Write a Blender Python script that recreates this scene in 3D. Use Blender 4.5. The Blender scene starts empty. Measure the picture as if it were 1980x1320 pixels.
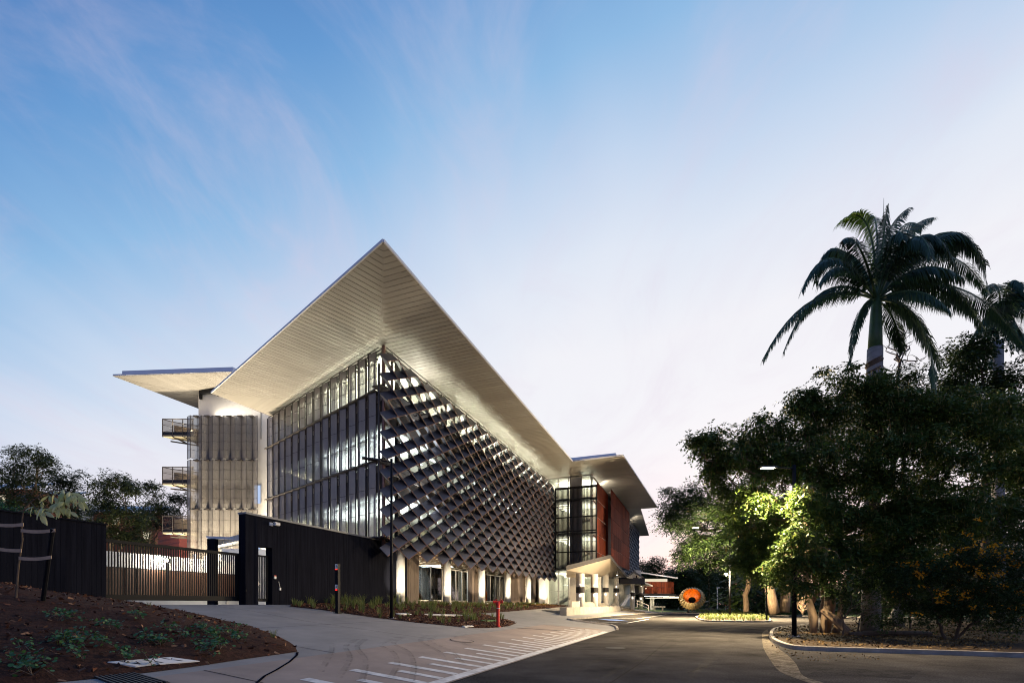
import bpy, bmesh, math, random
import numpy as np
from mathutils import Vector, Matrix
random.seed(7); RNG = np.random.default_rng(7)
S = bpy.context.scene; COL = S.collection
R = math.radians
# ------------------------------------------------------------------ camera
CZ = 1.6; F = 935.0; PX0, PY0 = 990.0, 1167.0
cam = bpy.data.objects.new('camera', bpy.data.cameras.new('camera')); COL.objects.link(cam)
cam.data.sensor_width = 36.0; cam.data.lens = 17.0; cam.data.shift_y = 507/1980.0
cam.data.clip_start = 0.1; cam.data.clip_end = 3000
cam.location = (0, 0, CZ); cam.rotation_euler = (R(90), 0, 0); S.camera = cam
# ------------------------------------------------------------------ render / exposure
S.render.engine = 'CYCLES'
S.view_settings.view_transform = 'Standard'; S.view_settings.look = 'None'
S.view_settings.exposure = 0.0; S.view_settings.gamma = 1.0; S.view_settings.use_curve_mapping = False
cy = S.cycles
cy.use_denoising = True; cy.max_bounces = 7; cy.diffuse_bounces = 3; cy.glossy_bounces = 3
cy.transmission_bounces = 4; cy.transparent_max_bounces = 24; cy.sample_clamp_indirect = 3.0
S.render.filter_size = 1.5; cy.filter_width = 1.05; cy.caustics_reflective = False; cy.caustics_refractive = False
# ------------------------------------------------------------------ world: dusk sky
def lin(c): return tuple(((x/255.0)/12.92 if x/255.0 <= .04045 else ((x/255.0+.055)/1.055)**2.4) for x in c)
W = bpy.data.worlds.new('World'); S.world = W; W.use_nodes = True
wn = W.node_tree; wn.nodes.clear(); wl = wn.links
def wnode(t, **k):
    n = wn.nodes.new(t)
    for a, b in k.items(): setattr(n, a, b)
    return n
def wmath(op, a, b=None, clamp=False):
    n = wnode('ShaderNodeMath', operation=op, use_clamp=clamp)
    for i, s in enumerate((a, b)):
        if s is None: continue
        if isinstance(s, (int, float)): n.inputs[i].default_value = s
        else: wl.new(s, n.inputs[i])
    return n.outputs[0]
tc = wnode('ShaderNodeTexCoord'); D = tc.outputs['Generated']
sep = wnode('ShaderNodeSeparateXYZ'); wl.new(D, sep.inputs[0])
zc = wmath('MAXIMUM', sep.outputs['Z'], 0.0)
dt = wnode('ShaderNodeVectorMath', operation='DOT_PRODUCT'); wl.new(D, dt.inputs[0]); dt.inputs[1].default_value = (.464, .852, .243)
wv = wmath('ADD', wmath('ADD', wmath('MULTIPLY', dt.outputs['Value'], 1.36), .97), wmath('MULTIPLY', zc, -2.0))
# streaky high cloud on a flat layer, parallel streaks running away from the camera
inv = wmath('DIVIDE', 1.0, wmath('ADD', zc, .16))
cmb = wnode('ShaderNodeCombineXYZ'); wl.new(wmath('MULTIPLY', sep.outputs['X'], inv), cmb.inputs[0]); wl.new(wmath('MULTIPLY', sep.outputs['Y'], inv), cmb.inputs[1])
def cloud(scale, rot, loc, det, lo, hi, dist=.6):
    mp = wnode('ShaderNodeMapping'); wl.new(cmb.outputs[0], mp.inputs['Vector'])
    mp.inputs['Scale'].default_value = scale; mp.inputs['Rotation'].default_value = (0, 0, rot); mp.inputs['Location'].default_value = loc
    nz = wnode('ShaderNodeTexNoise'); wl.new(mp.outputs[0], nz.inputs['Vector'])
    nz.inputs['Scale'].default_value = 1.0; nz.inputs['Detail'].default_value = det; nz.inputs['Roughness'].default_value = .6; nz.inputs['Distortion'].default_value = dist
    mr = wnode('ShaderNodeMapRange', interpolation_type='SMOOTHSTEP'); wl.new(nz.outputs['Fac'], mr.inputs['Value'])
    mr.inputs['From Min'].default_value = lo; mr.inputs['From Max'].default_value = hi
    return mr.outputs['Result']
c1 = cloud((2.3, 1.35, 1), R(14), (3.2, 1.7, 0), 7, .45, .80, 1.8)
c2 = cloud((1.1, .55, 1), R(-8), (7.1, .3, 0), 4, .40, .72)
c3 = cloud((4.2, 1.5, 1), R(14), (1.3, 5.2, 0), 7, .46, .80, 1.2)
wv = wmath('ADD', wv, wmath('MULTIPLY', wmath('SUBTRACT', c2, .45), .10))
cr = wnode('ShaderNodeValToRGB'); wl.new(wmath('DIVIDE', wv, 1.3, True), cr.inputs[0])
stops = [(0, (50, 104, 177)), (.23, (100, 153, 210)), (.42, (142, 186, 228)), (.62, (194, 213, 238)), (.80, (224, 231, 244)), (1, (240, 240, 246))]
el = cr.color_ramp.elements
while len(el) < len(stops): el.new(.5)
for e, (p, c) in zip(el, stops): e.position = p; e.color = (*lin(c), 1)
def wmix(f, a, b):
    n = wnode('ShaderNodeMix', data_type='RGBA'); 
    if isinstance(f, (int, float)): n.inputs[0].default_value = f
    else: wl.new(f, n.inputs[0])
    for i, s in ((6, a), (7, b)):
        if isinstance(s, tuple): n.inputs[i].default_value = (*s, 1)
        else: wl.new(s, n.inputs[i])
    return n.outputs[2]
low = wnode('ShaderNodeMapRange', interpolation_type='SMOOTHSTEP'); wl.new(zc, low.inputs['Value'])
low.inputs['From Min'].default_value = .34; low.inputs['From Max'].default_value = .0
skyc = wmix(wmath('MULTIPLY', low.outputs['Result'], .55), cr.outputs['Color'], lin((226, 205, 226)))
cf = wmath('ADD', wmath('MULTIPLY', c1, .32), wmath('MULTIPLY', c3, .24), True)
skyc = wmix(cf, skyc, lin((221, 207, 226)))
nish = wnode('ShaderNodeTexSky', sky_type='NISHITA', sun_disc=False, sun_elevation=R(1.0), sun_rotation=R(28), altitude=0)
bg1 = wnode('ShaderNodeBackground'); wl.new(skyc, bg1.inputs['Color']); bg1.inputs['Strength'].default_value = 0.97
bg2 = wnode('ShaderNodeBackground'); wl.new(nish.outputs[0], bg2.inputs['Color']); bg2.inputs['Strength'].default_value = 0.05
ad = wnode('ShaderNodeAddShader'); wl.new(bg1.outputs[0], ad.inputs[0]); wl.new(bg2.outputs[0], ad.inputs[1])
wo = wnode('ShaderNodeOutputWorld'); wl.new(ad.outputs[0], wo.inputs['Surface'])
# afterglow of the sun that has just set
sl = bpy.data.lights.new('afterglow_sun', 'SUN'); sl.energy = 0.08; sl.angle = R(25); sl.color = (1, .86, .8)
so = bpy.data.objects.new('afterglow_sun', sl); COL.objects.link(so)
so.rotation_euler = Vector((-.46, -.85, -.06)).to_track_quat('-Z', 'Y').to_euler()
# ------------------------------------------------------------------ lamps the place has, and an added fill
def area(name, loc, direction, sx, sy, power, color=(1, .9, .72), spread=180):
    l = bpy.data.lights.new(name, 'AREA'); l.shape = 'RECTANGLE'; l.size = sx; l.size_y = sy; l.energy = power; l.color = color; l.spread = R(spread)
    o = bpy.data.objects.new(name, l); COL.objects.link(o); o.location = loc
    o.rotation_euler = Vector(direction).to_track_quat('-Z', 'Y').to_euler(); o.visible_camera = True
    return o
def areax(name, loc, direction, xaxis, sx, sy, power, color=(1, .9, .72), spread=180):
    o = area(name, loc, direction, sx, sy, power, color, spread)
    z = -Vector(direction).normalized(); x = Vector(xaxis); x = (x - z*x.dot(z)).normalized(); y = z.cross(x)
    o.rotation_euler = Matrix((x, y, z)).transposed().to_euler(); return o
def spot(name, loc, direction, power, ang, blend=.5, color=(1, .88, .7), r=.05):
    l = bpy.data.lights.new(name, 'SPOT'); l.energy = power; l.spot_size = R(ang); l.spot_blend = blend; l.color = color; l.shadow_soft_size = r
    o = bpy.data.objects.new(name, l); COL.objects.link(o); o.location = loc
    o.rotation_euler = Vector(direction).to_track_quat('-Z', 'Y').to_euler(); return o
def point(name, loc, power, color=(1, .88, .7), r=.1):
    l = bpy.data.lights.new(name, 'POINT'); l.energy = power; l.color = color; l.shadow_soft_size = r
    o = bpy.data.objects.new(name, l); COL.objects.link(o); o.location = loc; return o
# ------------------------------------------------------------------ frames of reference
NX, NY, DX, DY = .9332, -.3593, .3593, .9332      # n: out of the long facade, d: along it
NV = Vector((NX, NY, 0)); DV = Vector((DX, DY, 0)); UP = Vector((0, 0, 1))
def ca(c, a, z=0.0): return Vector((c*NX+a*DX, c*NY+a*DY, z))
def at(px, py, Y): return Vector(((px-PX0)/F*Y, Y, CZ+(PY0-py)/F*Y))
HK = [(-400, 1.55), (-19.6, 1.55), (-17, 1.32), (-14, .92), (-10.5, .58), (-8, .34), (-4.7, 0), (600, 0)]
def H(x, y):
    c = x*NX+y*NY
    for (c0, h0), (c1_, h1) in zip(HK, HK[1:]):
        if c <= c1_: return h0+(h1-h0)*(c-c0)/(c1_-c0)
    return 0.0
def gp(px, py):                                   # the ground point seen along a bearing
    t = (px-PX0)/F; s = (PY0-py)/F; Y = 1.0; prev = None
    for i in range(4000):
        f = CZ+s*Y-H(t*Y, Y)
        if f <= 0: break
        Y += .05
    return Vector((t*Y, Y, H(t*Y, Y)))
# ------------------------------------------------------------------ materials
MATS = {}
def mat(name, col, rough=.6, metal=0., var=0., vscale=3., bump=0., bscale=20., stretch=(1, 1, 1), col2=None, spec=None, coat=0., speck=0., orand=0., emit=None, estr=0.):
    m = bpy.data.materials.new(name); m.use_nodes = True; nt = m.node_tree; b = nt.nodes['Principled BSDF']
    b.inputs['Base Color'].default_value = (*col, 1); b.inputs['Roughness'].default_value = rough; b.inputs['Metallic'].default_value = metal
    if spec is not None: b.inputs['Specular IOR Level'].default_value = spec
    if coat: b.inputs['Coat Weight'].default_value = coat
    if emit: b.inputs['Emission Color'].default_value = (*emit, 1); b.inputs['Emission Strength'].default_value = estr
    if var or bump:
        g = nt.nodes.new('ShaderNodeNewGeometry'); mp = nt.nodes.new('ShaderNodeMapping'); mp.inputs['Scale'].default_value = stretch
        nt.links.new(g.outputs['Position'], mp.inputs['Vector'])
    if var:
        n = nt.nodes.new('ShaderNodeTexNoise'); n.inputs['Scale'].default_value = vscale; n.inputs['Detail'].default_value = 8; n.inputs['Roughness'].default_value = .65
        nt.links.new(mp.outputs[0], n.inputs['Vector'])
        cr_ = nt.nodes.new('ShaderNodeValToRGB'); e = cr_.color_ramp.elements; e[0].position = .3; e[1].position = .7
        c2_ = col2 or tuple(min(1, x*(1+var)) for x in col); c0 = tuple(x*(1-var) for x in col) if not col2 else col
        e[0].color = (*c0, 1); e[1].color = (*c2_, 1)
        nt.links.new(n.outputs['Fac'], cr_.inputs[0]); nt.links.new(cr_.outputs[0], b.inputs['Base Color'])
        mr = nt.nodes.new('ShaderNodeMapRange'); nt.links.new(n.outputs['Fac'], mr.inputs[0]); mr.inputs[3].default_value = max(.05, rough-.12); mr.inputs[4].default_value = min(1, rough+.12)
        nt.links.new(mr.outputs[0], b.inputs['Roughness'])
    if bump:
        n2 = nt.nodes.new('ShaderNodeTexNoise'); n2.inputs['Scale'].default_value = bscale; n2.inputs['Detail'].default_value = 6
        nt.links.new(mp.outputs[0], n2.inputs['Vector'])
        bp = nt.nodes.new('ShaderNodeBump'); bp.inputs['Strength'].default_value = bump; bp.inputs['Distance'].default_value = .02
        nt.links.new(n2.outputs['Fac'], bp.inputs['Height']); nt.links.new(bp.outputs[0], b.inputs['Normal'])
    if speck or orand:
        src = b.inputs['Base Color'].links[0].from_socket; hs = nt.nodes.new('ShaderNodeHueSaturation'); nt.links.new(src, hs.inputs['Color']); nt.links.new(hs.outputs[0], b.inputs['Base Color'])
        mr2 = nt.nodes.new('ShaderNodeMapRange')
        if speck:
            n3 = nt.nodes.new('ShaderNodeTexNoise'); n3.inputs['Scale'].default_value = speck; n3.inputs['Detail'].default_value = 3; n3.inputs['Roughness'].default_value = .8
            nt.links.new(g.outputs['Position'], n3.inputs['Vector']); nt.links.new(n3.outputs['Fac'], mr2.inputs[0]); mr2.inputs[1].default_value = .35; mr2.inputs[2].default_value = .68; mr2.inputs[3].default_value = .55; mr2.inputs[4].default_value = 1.55
        else:
            oi = nt.nodes.new('ShaderNodeObjectInfo'); nt.links.new(oi.outputs['Random'], mr2.inputs[0]); mr2.inputs[3].default_value = 1-orand; mr2.inputs[4].default_value = 1+orand
        nt.links.new(mr2.outputs[0], hs.inputs['Value'])
    MATS[name] = m; return m
def matrand(name, cols, rough=.6, trans=0., per='island', spec=.3):
    m = bpy.data.materials.new(name); m.use_nodes = True; nt = m.node_tree; b = nt.nodes['Principled BSDF']
    g = nt.nodes.new('ShaderNodeNewGeometry' if per == 'island' else 'ShaderNodeObjectInfo')
    out = g.outputs['Random Per Island'] if per == 'island' else g.outputs['Random']
    cr_ = nt.nodes.new('ShaderNodeValToRGB'); e = cr_.color_ramp.elements
    while len(e) < len(cols): e.new(.5)
    for i, c in enumerate(cols): e[i].position = i/max(1, len(cols)-1); e[i].color = (*c, 1)
    nt.links.new(out, cr_.inputs[0]); nt.links.new(cr_.outputs[0], b.inputs['Base Color'])
    b.inputs['Roughness'].default_value = rough; b.inputs['Specular IOR Level'].default_value = spec
    if trans:
        t = nt.nodes.new('ShaderNodeBsdfTranslucent'); mx = nt.nodes.new('ShaderNodeMixShader'); mx.inputs[0].default_value = trans
        nt.links.new(cr_.outputs[0], t.inputs[0]); nt.links.new(b.outputs[0], mx.inputs[1]); nt.links.new(t.outputs[0], mx.inputs[2])
        nt.links.new(mx.outputs[0], nt.nodes['Material Output'].inputs['Surface'])
    MATS[name] = m; return m
def matglass(name, tint=(.92, .97, .95), gloss=.09, rough=.02):
    m = bpy.data.materials.new(name); m.use_nodes = True; nt = m.node_tree; nt.nodes.remove(nt.nodes['Principled BSDF'])
    t = nt.nodes.new('ShaderNodeBsdfTransparent'); t.inputs[0].default_value = (*tint, 1)
    g = nt.nodes.new('ShaderNodeBsdfGlossy'); g.inputs['Roughness'].default_value = rough
    lw = nt.nodes.new('ShaderNodeLayerWeight'); lw.inputs[0].default_value = .25
    mr = nt.nodes.new('ShaderNodeMapRange'); nt.links.new(lw.outputs['Fresnel'], mr.inputs[0]); mr.inputs[3].default_value = gloss*.6; mr.inputs[4].default_value = min(1, gloss*5)
    mx = nt.nodes.new('ShaderNodeMixShader'); nt.links.new(mr.outputs[0], mx.inputs[0]); nt.links.new(t.outputs[0], mx.inputs[1]); nt.links.new(g.outputs[0], mx.inputs[2])
    nt.links.new(mx.outputs[0], nt.nodes['Material Output'].inputs['Surface']); MATS[name] = m; return m
def matperf(name, col, openness, pitch):          # sheet metal with punched holes
    m = mat(name, col, .45, .3, var=.12, vscale=.8); nt = m.node_tree; b = nt.nodes['Principled BSDF']
    g = nt.nodes.new('ShaderNodeNewGeometry'); v = nt.nodes.new('ShaderNodeTexVoronoi'); v.inputs['Scale'].default_value = 1/pitch; v.inputs['Randomness'].default_value = .15
    nt.links.new(g.outputs['Position'], v.inputs['Vector'])
    mr = nt.nodes.new('ShaderNodeMapRange'); nt.links.new(v.outputs['Distance'], mr.inputs[0])
    mr.inputs[1].default_value = .28; mr.inputs[2].default_value = .48; mr.inputs[3].default_value = openness*1.12; mr.inputs[4].default_value = openness*.88
    t = nt.nodes.new('ShaderNodeBsdfTransparent'); mx = nt.nodes.new('ShaderNodeMixShader')
    nt.links.new(mr.outputs[0], mx.inputs[0]); nt.links.new(b.outputs[0], mx.inputs[1]); nt.links.new(t.outputs[0], mx.inputs[2])
    nt.links.new(mx.outputs[0], nt.nodes['Material Output'].inputs['Surface']); return m
def matemit(name, col, s):
    m = bpy.data.materials.new(name); m.use_nodes = True; nt = m.node_tree; nt.nodes.remove(nt.nodes['Principled BSDF'])
    e = nt.nodes.new('ShaderNodeEmission'); e.inputs[0].default_value = (*col, 1); e.inputs[1].default_value = s
    nt.links.new(e.outputs[0], nt.nodes['Material Output'].inputs['Surface']); MATS[name] = m; return m
mat('soffit', (.32, .30, .275), .45, .1, orand=.07, var=.05, vscale=.6)
mat('soffit_dark', (.10, .09, .08), .6)
mat('coping_metal', (.20, .205, .215), .6, .2, spec=.3, var=.2, vscale=2)
mat('roof_metal', (.66, .67, .70), .5, .05, var=.08, vscale=.7)
mat('fin_slate', (.115, .117, .140), .45, .1, orand=.14, var=.12, vscale=2.0, bump=.05, bscale=40)
mat('fin_edge', (.22, .125, .105), .45, .1, var=.2, vscale=3)
mat('black_steel', (.007, .0075, .010), .55, 0, spec=.12, var=.2, vscale=4)
mat('dark_steel', (.058, .050, .046), .5, .2, spec=.3, var=.2, vscale=4)
mat('brown_clad', (.12, .093, .078), .75, 0, spec=.2, var=.25, vscale=1.2, bump=.35, bscale=14, stretch=(6, 6, .35))
mat('black_clad', (.0105, .0112, .0165), .8, 0, spec=0., var=.35, vscale=1.1, bump=.4, bscale=14, stretch=(6, 6, .35))
mat('white_paint', (.74, .72, .68), .55, 0, var=.06, vscale=1.5)
mat('cream_wall', (.66, .62, .53), .6, 0, var=.06, vscale=1.2)
mat('ceiling_white', (.80, .79, .74), .8)
mat('interior', (.70, .67, .60), .8, 0, var=.1, vscale=.6)
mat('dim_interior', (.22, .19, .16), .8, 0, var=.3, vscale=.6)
mat('slab_conc', (.33, .31, .29), .8, 0, var=.15, vscale=1.2)
mat('orange_lit_soffit', (.50, .34, .18), .6, 0, var=.2, vscale=1.2, stretch=(1, 4, 1))  # orange light on the slab underside, put into the base colour
mat('alu', (.55, .54, .52), .4, .6)
mat('timber', (.070, .014, .008), .8, 0, spec=.08, orand=.38, col2=(.25, .058, .026), var=.5, vscale=1.1, bump=.3, bscale=8, stretch=(4, 4, .25))
mat('column_conc', (.40, .38, .36), .7, 0, var=.12, vscale=1.5, bump=.1, bscale=12)
mat('wall_conc', (.27, .245, .21), .8, 0, var=.22, vscale=1.4, bump=.25, bscale=16)
mat('dark_fascia', (.032, .030, .032), .8, 0, spec=.1, var=.15)
mat('canopy_soffit', (.27, .23, .18), .7, 0, var=.05, vscale=.8)
mat('concrete', (.215, .21, .208), .85, 0,  spec=.2, var=.16, vscale=.9, bump=.12, bscale=60)
mat('footpath', (.25, .205, .18), .85, 0, spec=.2, var=.2, vscale=.8, bump=.12, bscale=60)
mat('asphalt', (.054, .051, .049), .9, 0, speck=26, spec=0., var=.42, vscale=.55, bump=.5, bscale=90)
mat('gutter_conc', (.12, .105, .085), .9, 0, spec=0., speck=14, var=.6, vscale=3.2, bump=.2, bscale=40)
mat('kerb_conc', (.28, .255, .225), .85, 0, spec=.2, var=.35, vscale=2.0, bump=.15, bscale=30)
mat('white_line', (.36, .355, .35), .8, 0, spec=.2, col2=(.66, .66, .65), var=.5, vscale=4)
mat('blue_paint', (.05, .16, .50), .7, 0, var=.25, vscale=4)
mat('mulch_bed', (.040, .018, .012), .95, 0, spec=.1, var=.6, vscale=9, bump=1, bscale=22)
mat('soil', (.034, .022, .013), .95, 0, spec=.1, var=.5, vscale=4, bump=.8, bscale=18)
mat('lawn', (.055, .10, .02), .9, 0, var=.4, vscale=2)
mat('earth', (.07, .065, .045), .95, 0, var=.4, vscale=.4)
matrand('chips', [(.04, .016, .010), (.12, .050, .032), (.07, .03, .02), (.26, .15, .095), (.02, .010, .008), (.09, .04, .028)], .9, spec=.1)
matrand('leaf_litter', [(.11, .07, .03), (.22, .14, .055), (.07, .045, .02), (.17, .10, .035)], .9, spec=.1)
matrand('leaf_dark', [(.015, .034, .011), (.032, .062, .016), (.050, .082, .020), (.020, .042, .013)], .5, .25)
matrand('leaf_pod', [(.028, .060, .014), (.058, .105, .022), (.095, .145, .030), (.040, .078, .018), (.13, .16, .035)], .45, .3)
matrand('leaf_left', [(.028, .045, .020), (.06, .08, .03), (.08, .10, .04), (.04, .06, .028)], .5, .25)
matrand('leaf_bright', [(.045, .085, .018), (.075, .115, .025), (.035, .065, .016), (.10, .125, .03)], .5, .3)
matrand('leaf_sapling', [(.38, .42, .19), (.44, .47, .24), (.50, .52, .30), (.32, .38, .15)], .45, .25, per='object')
matrand('leaf_cover', [(.04, .11, .035), (.06, .15, .045), (.03, .085, .03)], .45, .2)
matrand('pod', [(.26, .24, .07), (.34, .30, .10), (.18, .15, .05), (.30, .18, .07)], .6, .35)
matrand('flower', [(.75, .30, .01), (.80, .38, .02), (.65, .24, .01)], .6, .3)
matrand('grass', [(.09, .13, .03), (.16, .19, .06), (.06, .10, .025), (.22, .20, .09)], .6, .3)
matrand('palm_leaf', [(.014, .040, .018), (.026, .060, .026), (.040, .078, .030)], .45, .2, spec=.35)
matrand('palm_young', [(.10, .19, .02), (.16, .26, .03)], .45, .35)
mat('palm_trunk', (.27, .25, .24), .85, 0, var=.3, vscale=2, bump=.5, bscale=8, stretch=(1, 1, 5))
mat('palm_shaft', (.045, .095, .035), .5, 0, var=.3, vscale=1.6)
mat('bark', (.11, .075, .05), .9, 0, var=.4, vscale=2, bump=.8, bscale=9, stretch=(3, 3, .6))
mat('bark_pale', (.24, .17, .11), .9, 0, var=.35, vscale=2, bump=.8, bscale=9, stretch=(3, 3, .6))
mat('red_paint', (.42, .018, .012), .38, 0, var=.2, vscale=6)
mat('chrome', (.6, .6, .6), .3, .9)
mat('strap', (.46, .30, .19), .7, 0, var=.2, vscale=8)
mat('orange_sculpt', (.85, .20, .008), .45, 0, var=.12, vscale=2)
mat('gold_sculpt', (.36, .25, .11), .5, .2, var=.25, vscale=2)
mat('black', (.006, .006, .006), .95, spec=.05)
mat('shed_red', (.38, .10, .08), .6, 0, var=.15, vscale=1.5)
mat('brick_orange', (.40, .14, .06), .8, 0, var=.2, vscale=2)
mat('white_board', (.62, .60, .57), .6, 0, var=.06, vscale=1.5)
mat('fence_timber', (.065, .030, .015), .7, 0, var=.35, vscale=1.5, stretch=(5, 5, .4))
mat('plastic_white', (.7, .7, .7), .4)
mat('pale_rail', (.6, .58, .52), .5)
mat('twig', (.08, .06, .05), .9)
mat('balcony_soffit', (.40, .36, .25), .7, 0, var=.1)
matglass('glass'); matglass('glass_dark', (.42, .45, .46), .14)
matglass('glass_rail', (.66, .62, .58), .035)
matperf('perf', (.30, .27, .245), .30, .085)
matperf('perf_tower', (.17, .155, .145), .32, .085)
matemit('lamp_cool', (.92, .97, 1.0), 6.0)
matemit('lamp_warm', (1, .86, .62), 6.0)
matemit('lamp_street', (1, .86, .62), 60.0)
matemit('led_red', (1, .03, .02), 3.0)
matemit('lit_window', (1, .88, .64), .85)
matemit('lit_blue', (.55, .70, 1), .9)
# ------------------------------------------------------------------ objects
ORG = {}
def setp(o, label=None, cat=None, group=None, kind=None):
    if label: o['label'] = label
    if cat: o['category'] = cat
    if group: o['group'] = group
    if kind: o['kind'] = kind
    return o
def thing(name, label, cat, loc=(0, 0, 0), group=None):
    o = bpy.data.objects.new(name, None); COL.objects.link(o); o.location = loc; o.empty_display_size = .2
    ORG[o] = Vector(loc); return setp(o, label, cat, group)
def link(name, me, parent=None, loc=None):
    o = bpy.data.objects.new(name, me); COL.objects.link(o)
    if parent is not None: o.parent = parent
    if loc is not None: o.location = Vector(loc)-(ORG[parent] if parent is not None else Vector())
    ORG[o] = Vector(loc) if loc is not None else (ORG[parent] if parent is not None else Vector())
    return o
class MB:
    def __init__(s): s.v = []; s.f = []; s.m = []; s.cm = 0
    def add(s, vs, fs, m=None):
        b = len(s.v); s.v += [tuple(x) for x in vs]; s.f += [tuple(b+i for i in f) for f in fs]; s.m += [s.cm if m is None else m]*len(fs); return s
    def box(s, o, u, v, w, m=None):
        o, u, v, w = Vector(o), Vector(u), Vector(v), Vector(w)
        p = [o, o+u, o+u+v, o+v, o+w, o+u+w, o+u+v+w, o+v+w]
        return s.add(p, [(0, 3, 2, 1), (4, 5, 6, 7), (0, 1, 5, 4), (1, 2, 6, 5), (2, 3, 7, 6), (3, 0, 4, 7)], m)
    def cbox(s, c, sx, sy, sz, ax=(1, 0, 0), ay=(0, 1, 0), m=None):
        ax, ay = Vector(ax), Vector(ay); az = ax.cross(ay); c = Vector(c)
        return s.box(c-ax*sx/2-ay*sy/2-az*sz/2, ax*sx, ay*sy, az*sz, m)
    def bar(s, a, b, w, h=None, m=None, up=UP):
        a, b = Vector(a), Vector(b); d = (b-a); L = d.length; d = d/L
        u = Vector(up)
        if abs(u.dot(d)) > .95: u = Vector((1, 0, 0))
        x = d.cross(u).normalized(); y = x.cross(d); h = h or w
        return s.box(a-x*w/2-y*h/2, d*L, x*w, y*h, m)
    def prism(s, pts, ext, m=None):
        n = len(pts); pts = [Vector(p) for p in pts]; e = Vector(ext)
        return s.add(pts+[p+e for p in pts], [tuple(range(n))[::-1], tuple(range(n, 2*n))]+[(i, (i+1) % n, n+(i+1) % n, n+i) for i in range(n)], m)
    def quad(s, a, b, c, d, m=None): return s.add([a, b, c, d], [(0, 1, 2, 3)], m)
    def tube(s, pts, radii, n=8, cap=True, m=None):
        pts = [Vector(p) for p in pts]
        if isinstance(radii, (int, float)): radii = [radii]*len(pts)
        vs = []; fs = []; prevx = None
        for i, p in enumerate(pts):
            d = (pts[min(i+1, len(pts)-1)]-pts[max(i-1, 0)]).normalized()
            if prevx is None: x = d.orthogonal().normalized()
            else: x = (prevx-d*prevx.dot(d)).normalized()
            prevx = x; y = d.cross(x)
            for k in range(n):
                t = 2*math.pi*k/n; vs.append(p+(x*math.cos(t)+y*math.sin(t))*radii[i])
        for i in range(len(pts)-1):
            for k in range(n):
                fs.append((i*n+k, i*n+(k+1) % n, (i+1)*n+(k+1) % n, (i+1)*n+k))
        if cap: fs += [tuple(range(n))[::-1], tuple(range((len(pts)-1)*n, len(pts)*n))]
        return s.add(vs, fs, m)
    def mesh(s, name, mats, org=Vector(), smooth=False, bevel=0):
        me = bpy.data.meshes.new(name); o = Vector(org)
        me.from_pydata([(x[0]-o.x, x[1]-o.y, x[2]-o.z) for x in s.v], [], s.f)
        for m in ([mats] if isinstance(mats, str) else mats): me.materials.append(MATS[m])
        me.polygons.foreach_set('material_index', s.m)
        bm = bmesh.new(); bm.from_mesh(me); bmesh.ops.recalc_face_normals(bm, faces=bm.faces)
        if bevel: bmesh.ops.bevel(bm, geom=list(bm.edges), offset=bevel, segments=1, affect='EDGES', clamp_overlap=True)
        bm.to_mesh(me); bm.free()
        if smooth: me.polygons.foreach_set('use_smooth', [True]*len(me.polygons))
        me.update(); return me
    def build(s, name, mats, parent=None, smooth=False, bevel=0, loc=None):
        org = Vector(loc) if loc is not None else (ORG[parent] if parent is not None else Vector())
        return link(name, s.mesh(name, mats, org, smooth, bevel), parent, org)
def npmesh(name, verts, faces, mats, org=Vector(), mi=None):   # verts Nx3, faces Mx3|4 arrays
    me = bpy.data.meshes.new(name); k = faces.shape[1]
    me.vertices.add(len(verts)); me.vertices.foreach_set('co', (verts-np.array(org)).astype(np.float32).ravel())
    me.loops.add(faces.size); me.loops.foreach_set('vertex_index', faces.astype(np.int32).ravel())
    me.polygons.add(len(faces)); me.polygons.foreach_set('loop_start', np.arange(0, faces.size, k, dtype=np.int32)); me.polygons.foreach_set('loop_total', np.full(len(faces), k, np.int32))
    for m in ([mats] if isinstance(mats, str) else mats): me.materials.append(MATS[m])
    if mi is not None: me.polygons.foreach_set('material_index', mi.astype(np.int32))
    me.update(calc_edges=True); return me
def one(name, mb, mats, label, cat, loc, group=None, smooth=False, bevel=0, kind=None):   # a thing that is one mesh
    return setp(mb.build(name, mats, None, smooth, bevel, loc), label, cat, group, kind)
def dup(o, parent=None, loc=None):
    c = o.copy(); COL.objects.link(c)
    if parent is not None: c.parent = parent
    if loc is not None: c.location = loc
    return c
# ------------------------------------------------------------------ ground sheets
def sheet(name, pts, m, off=0.0, kind='structure', thick=0.0, zf=None, grid=0, parent=None):
    zf = zf or H; bm = bmesh.new()
    f = bm.faces.new([bm.verts.new((p[0], p[1], 0)) for p in pts])
    if f.normal.z < 0 or f.calc_area() and (f.normal_update() or f.normal.z < 0): f.normal_flip()
    bmesh.ops.triangulate(bm, faces=bm.faces)
    for c, _ in HK[1:-1]:
        bmesh.ops.bisect_plane(bm, geom=bm.verts[:]+bm.edges[:]+bm.faces[:], plane_co=(c*NX, c*NY, 0), plane_no=(NX, NY, 0))
    if grid:
        xs = [p[0] for p in pts]; ys = [p[1] for p in pts]
        for k in np.arange(min(xs)+grid, max(xs), grid): bmesh.ops.bisect_plane(bm, geom=bm.verts[:]+bm.edges[:]+bm.faces[:], plane_co=(k, 0, 0), plane_no=(1, 0, 0))
        for k in np.arange(min(ys)+grid, max(ys), grid): bmesh.ops.bisect_plane(bm, geom=bm.verts[:]+bm.edges[:]+bm.faces[:], plane_co=(0, k, 0), plane_no=(0, 1, 0))
    for v in bm.verts: v.co.z = zf(v.co.x, v.co.y)+off
    bm.normal_update()
    for fc in bm.faces:
        if fc.normal.z < 0: fc.normal_flip()
    me = bpy.data.meshes.new(name); bm.to_mesh(me); bm.free(); me.materials.append(MATS[m])
    o = link(name, me, parent, ORG[parent] if parent else (0, 0, 0))
    if parent is not None:
        me.transform(Matrix.Translation(-ORG[parent]))
    if kind: o['kind'] = kind
    return o
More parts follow.
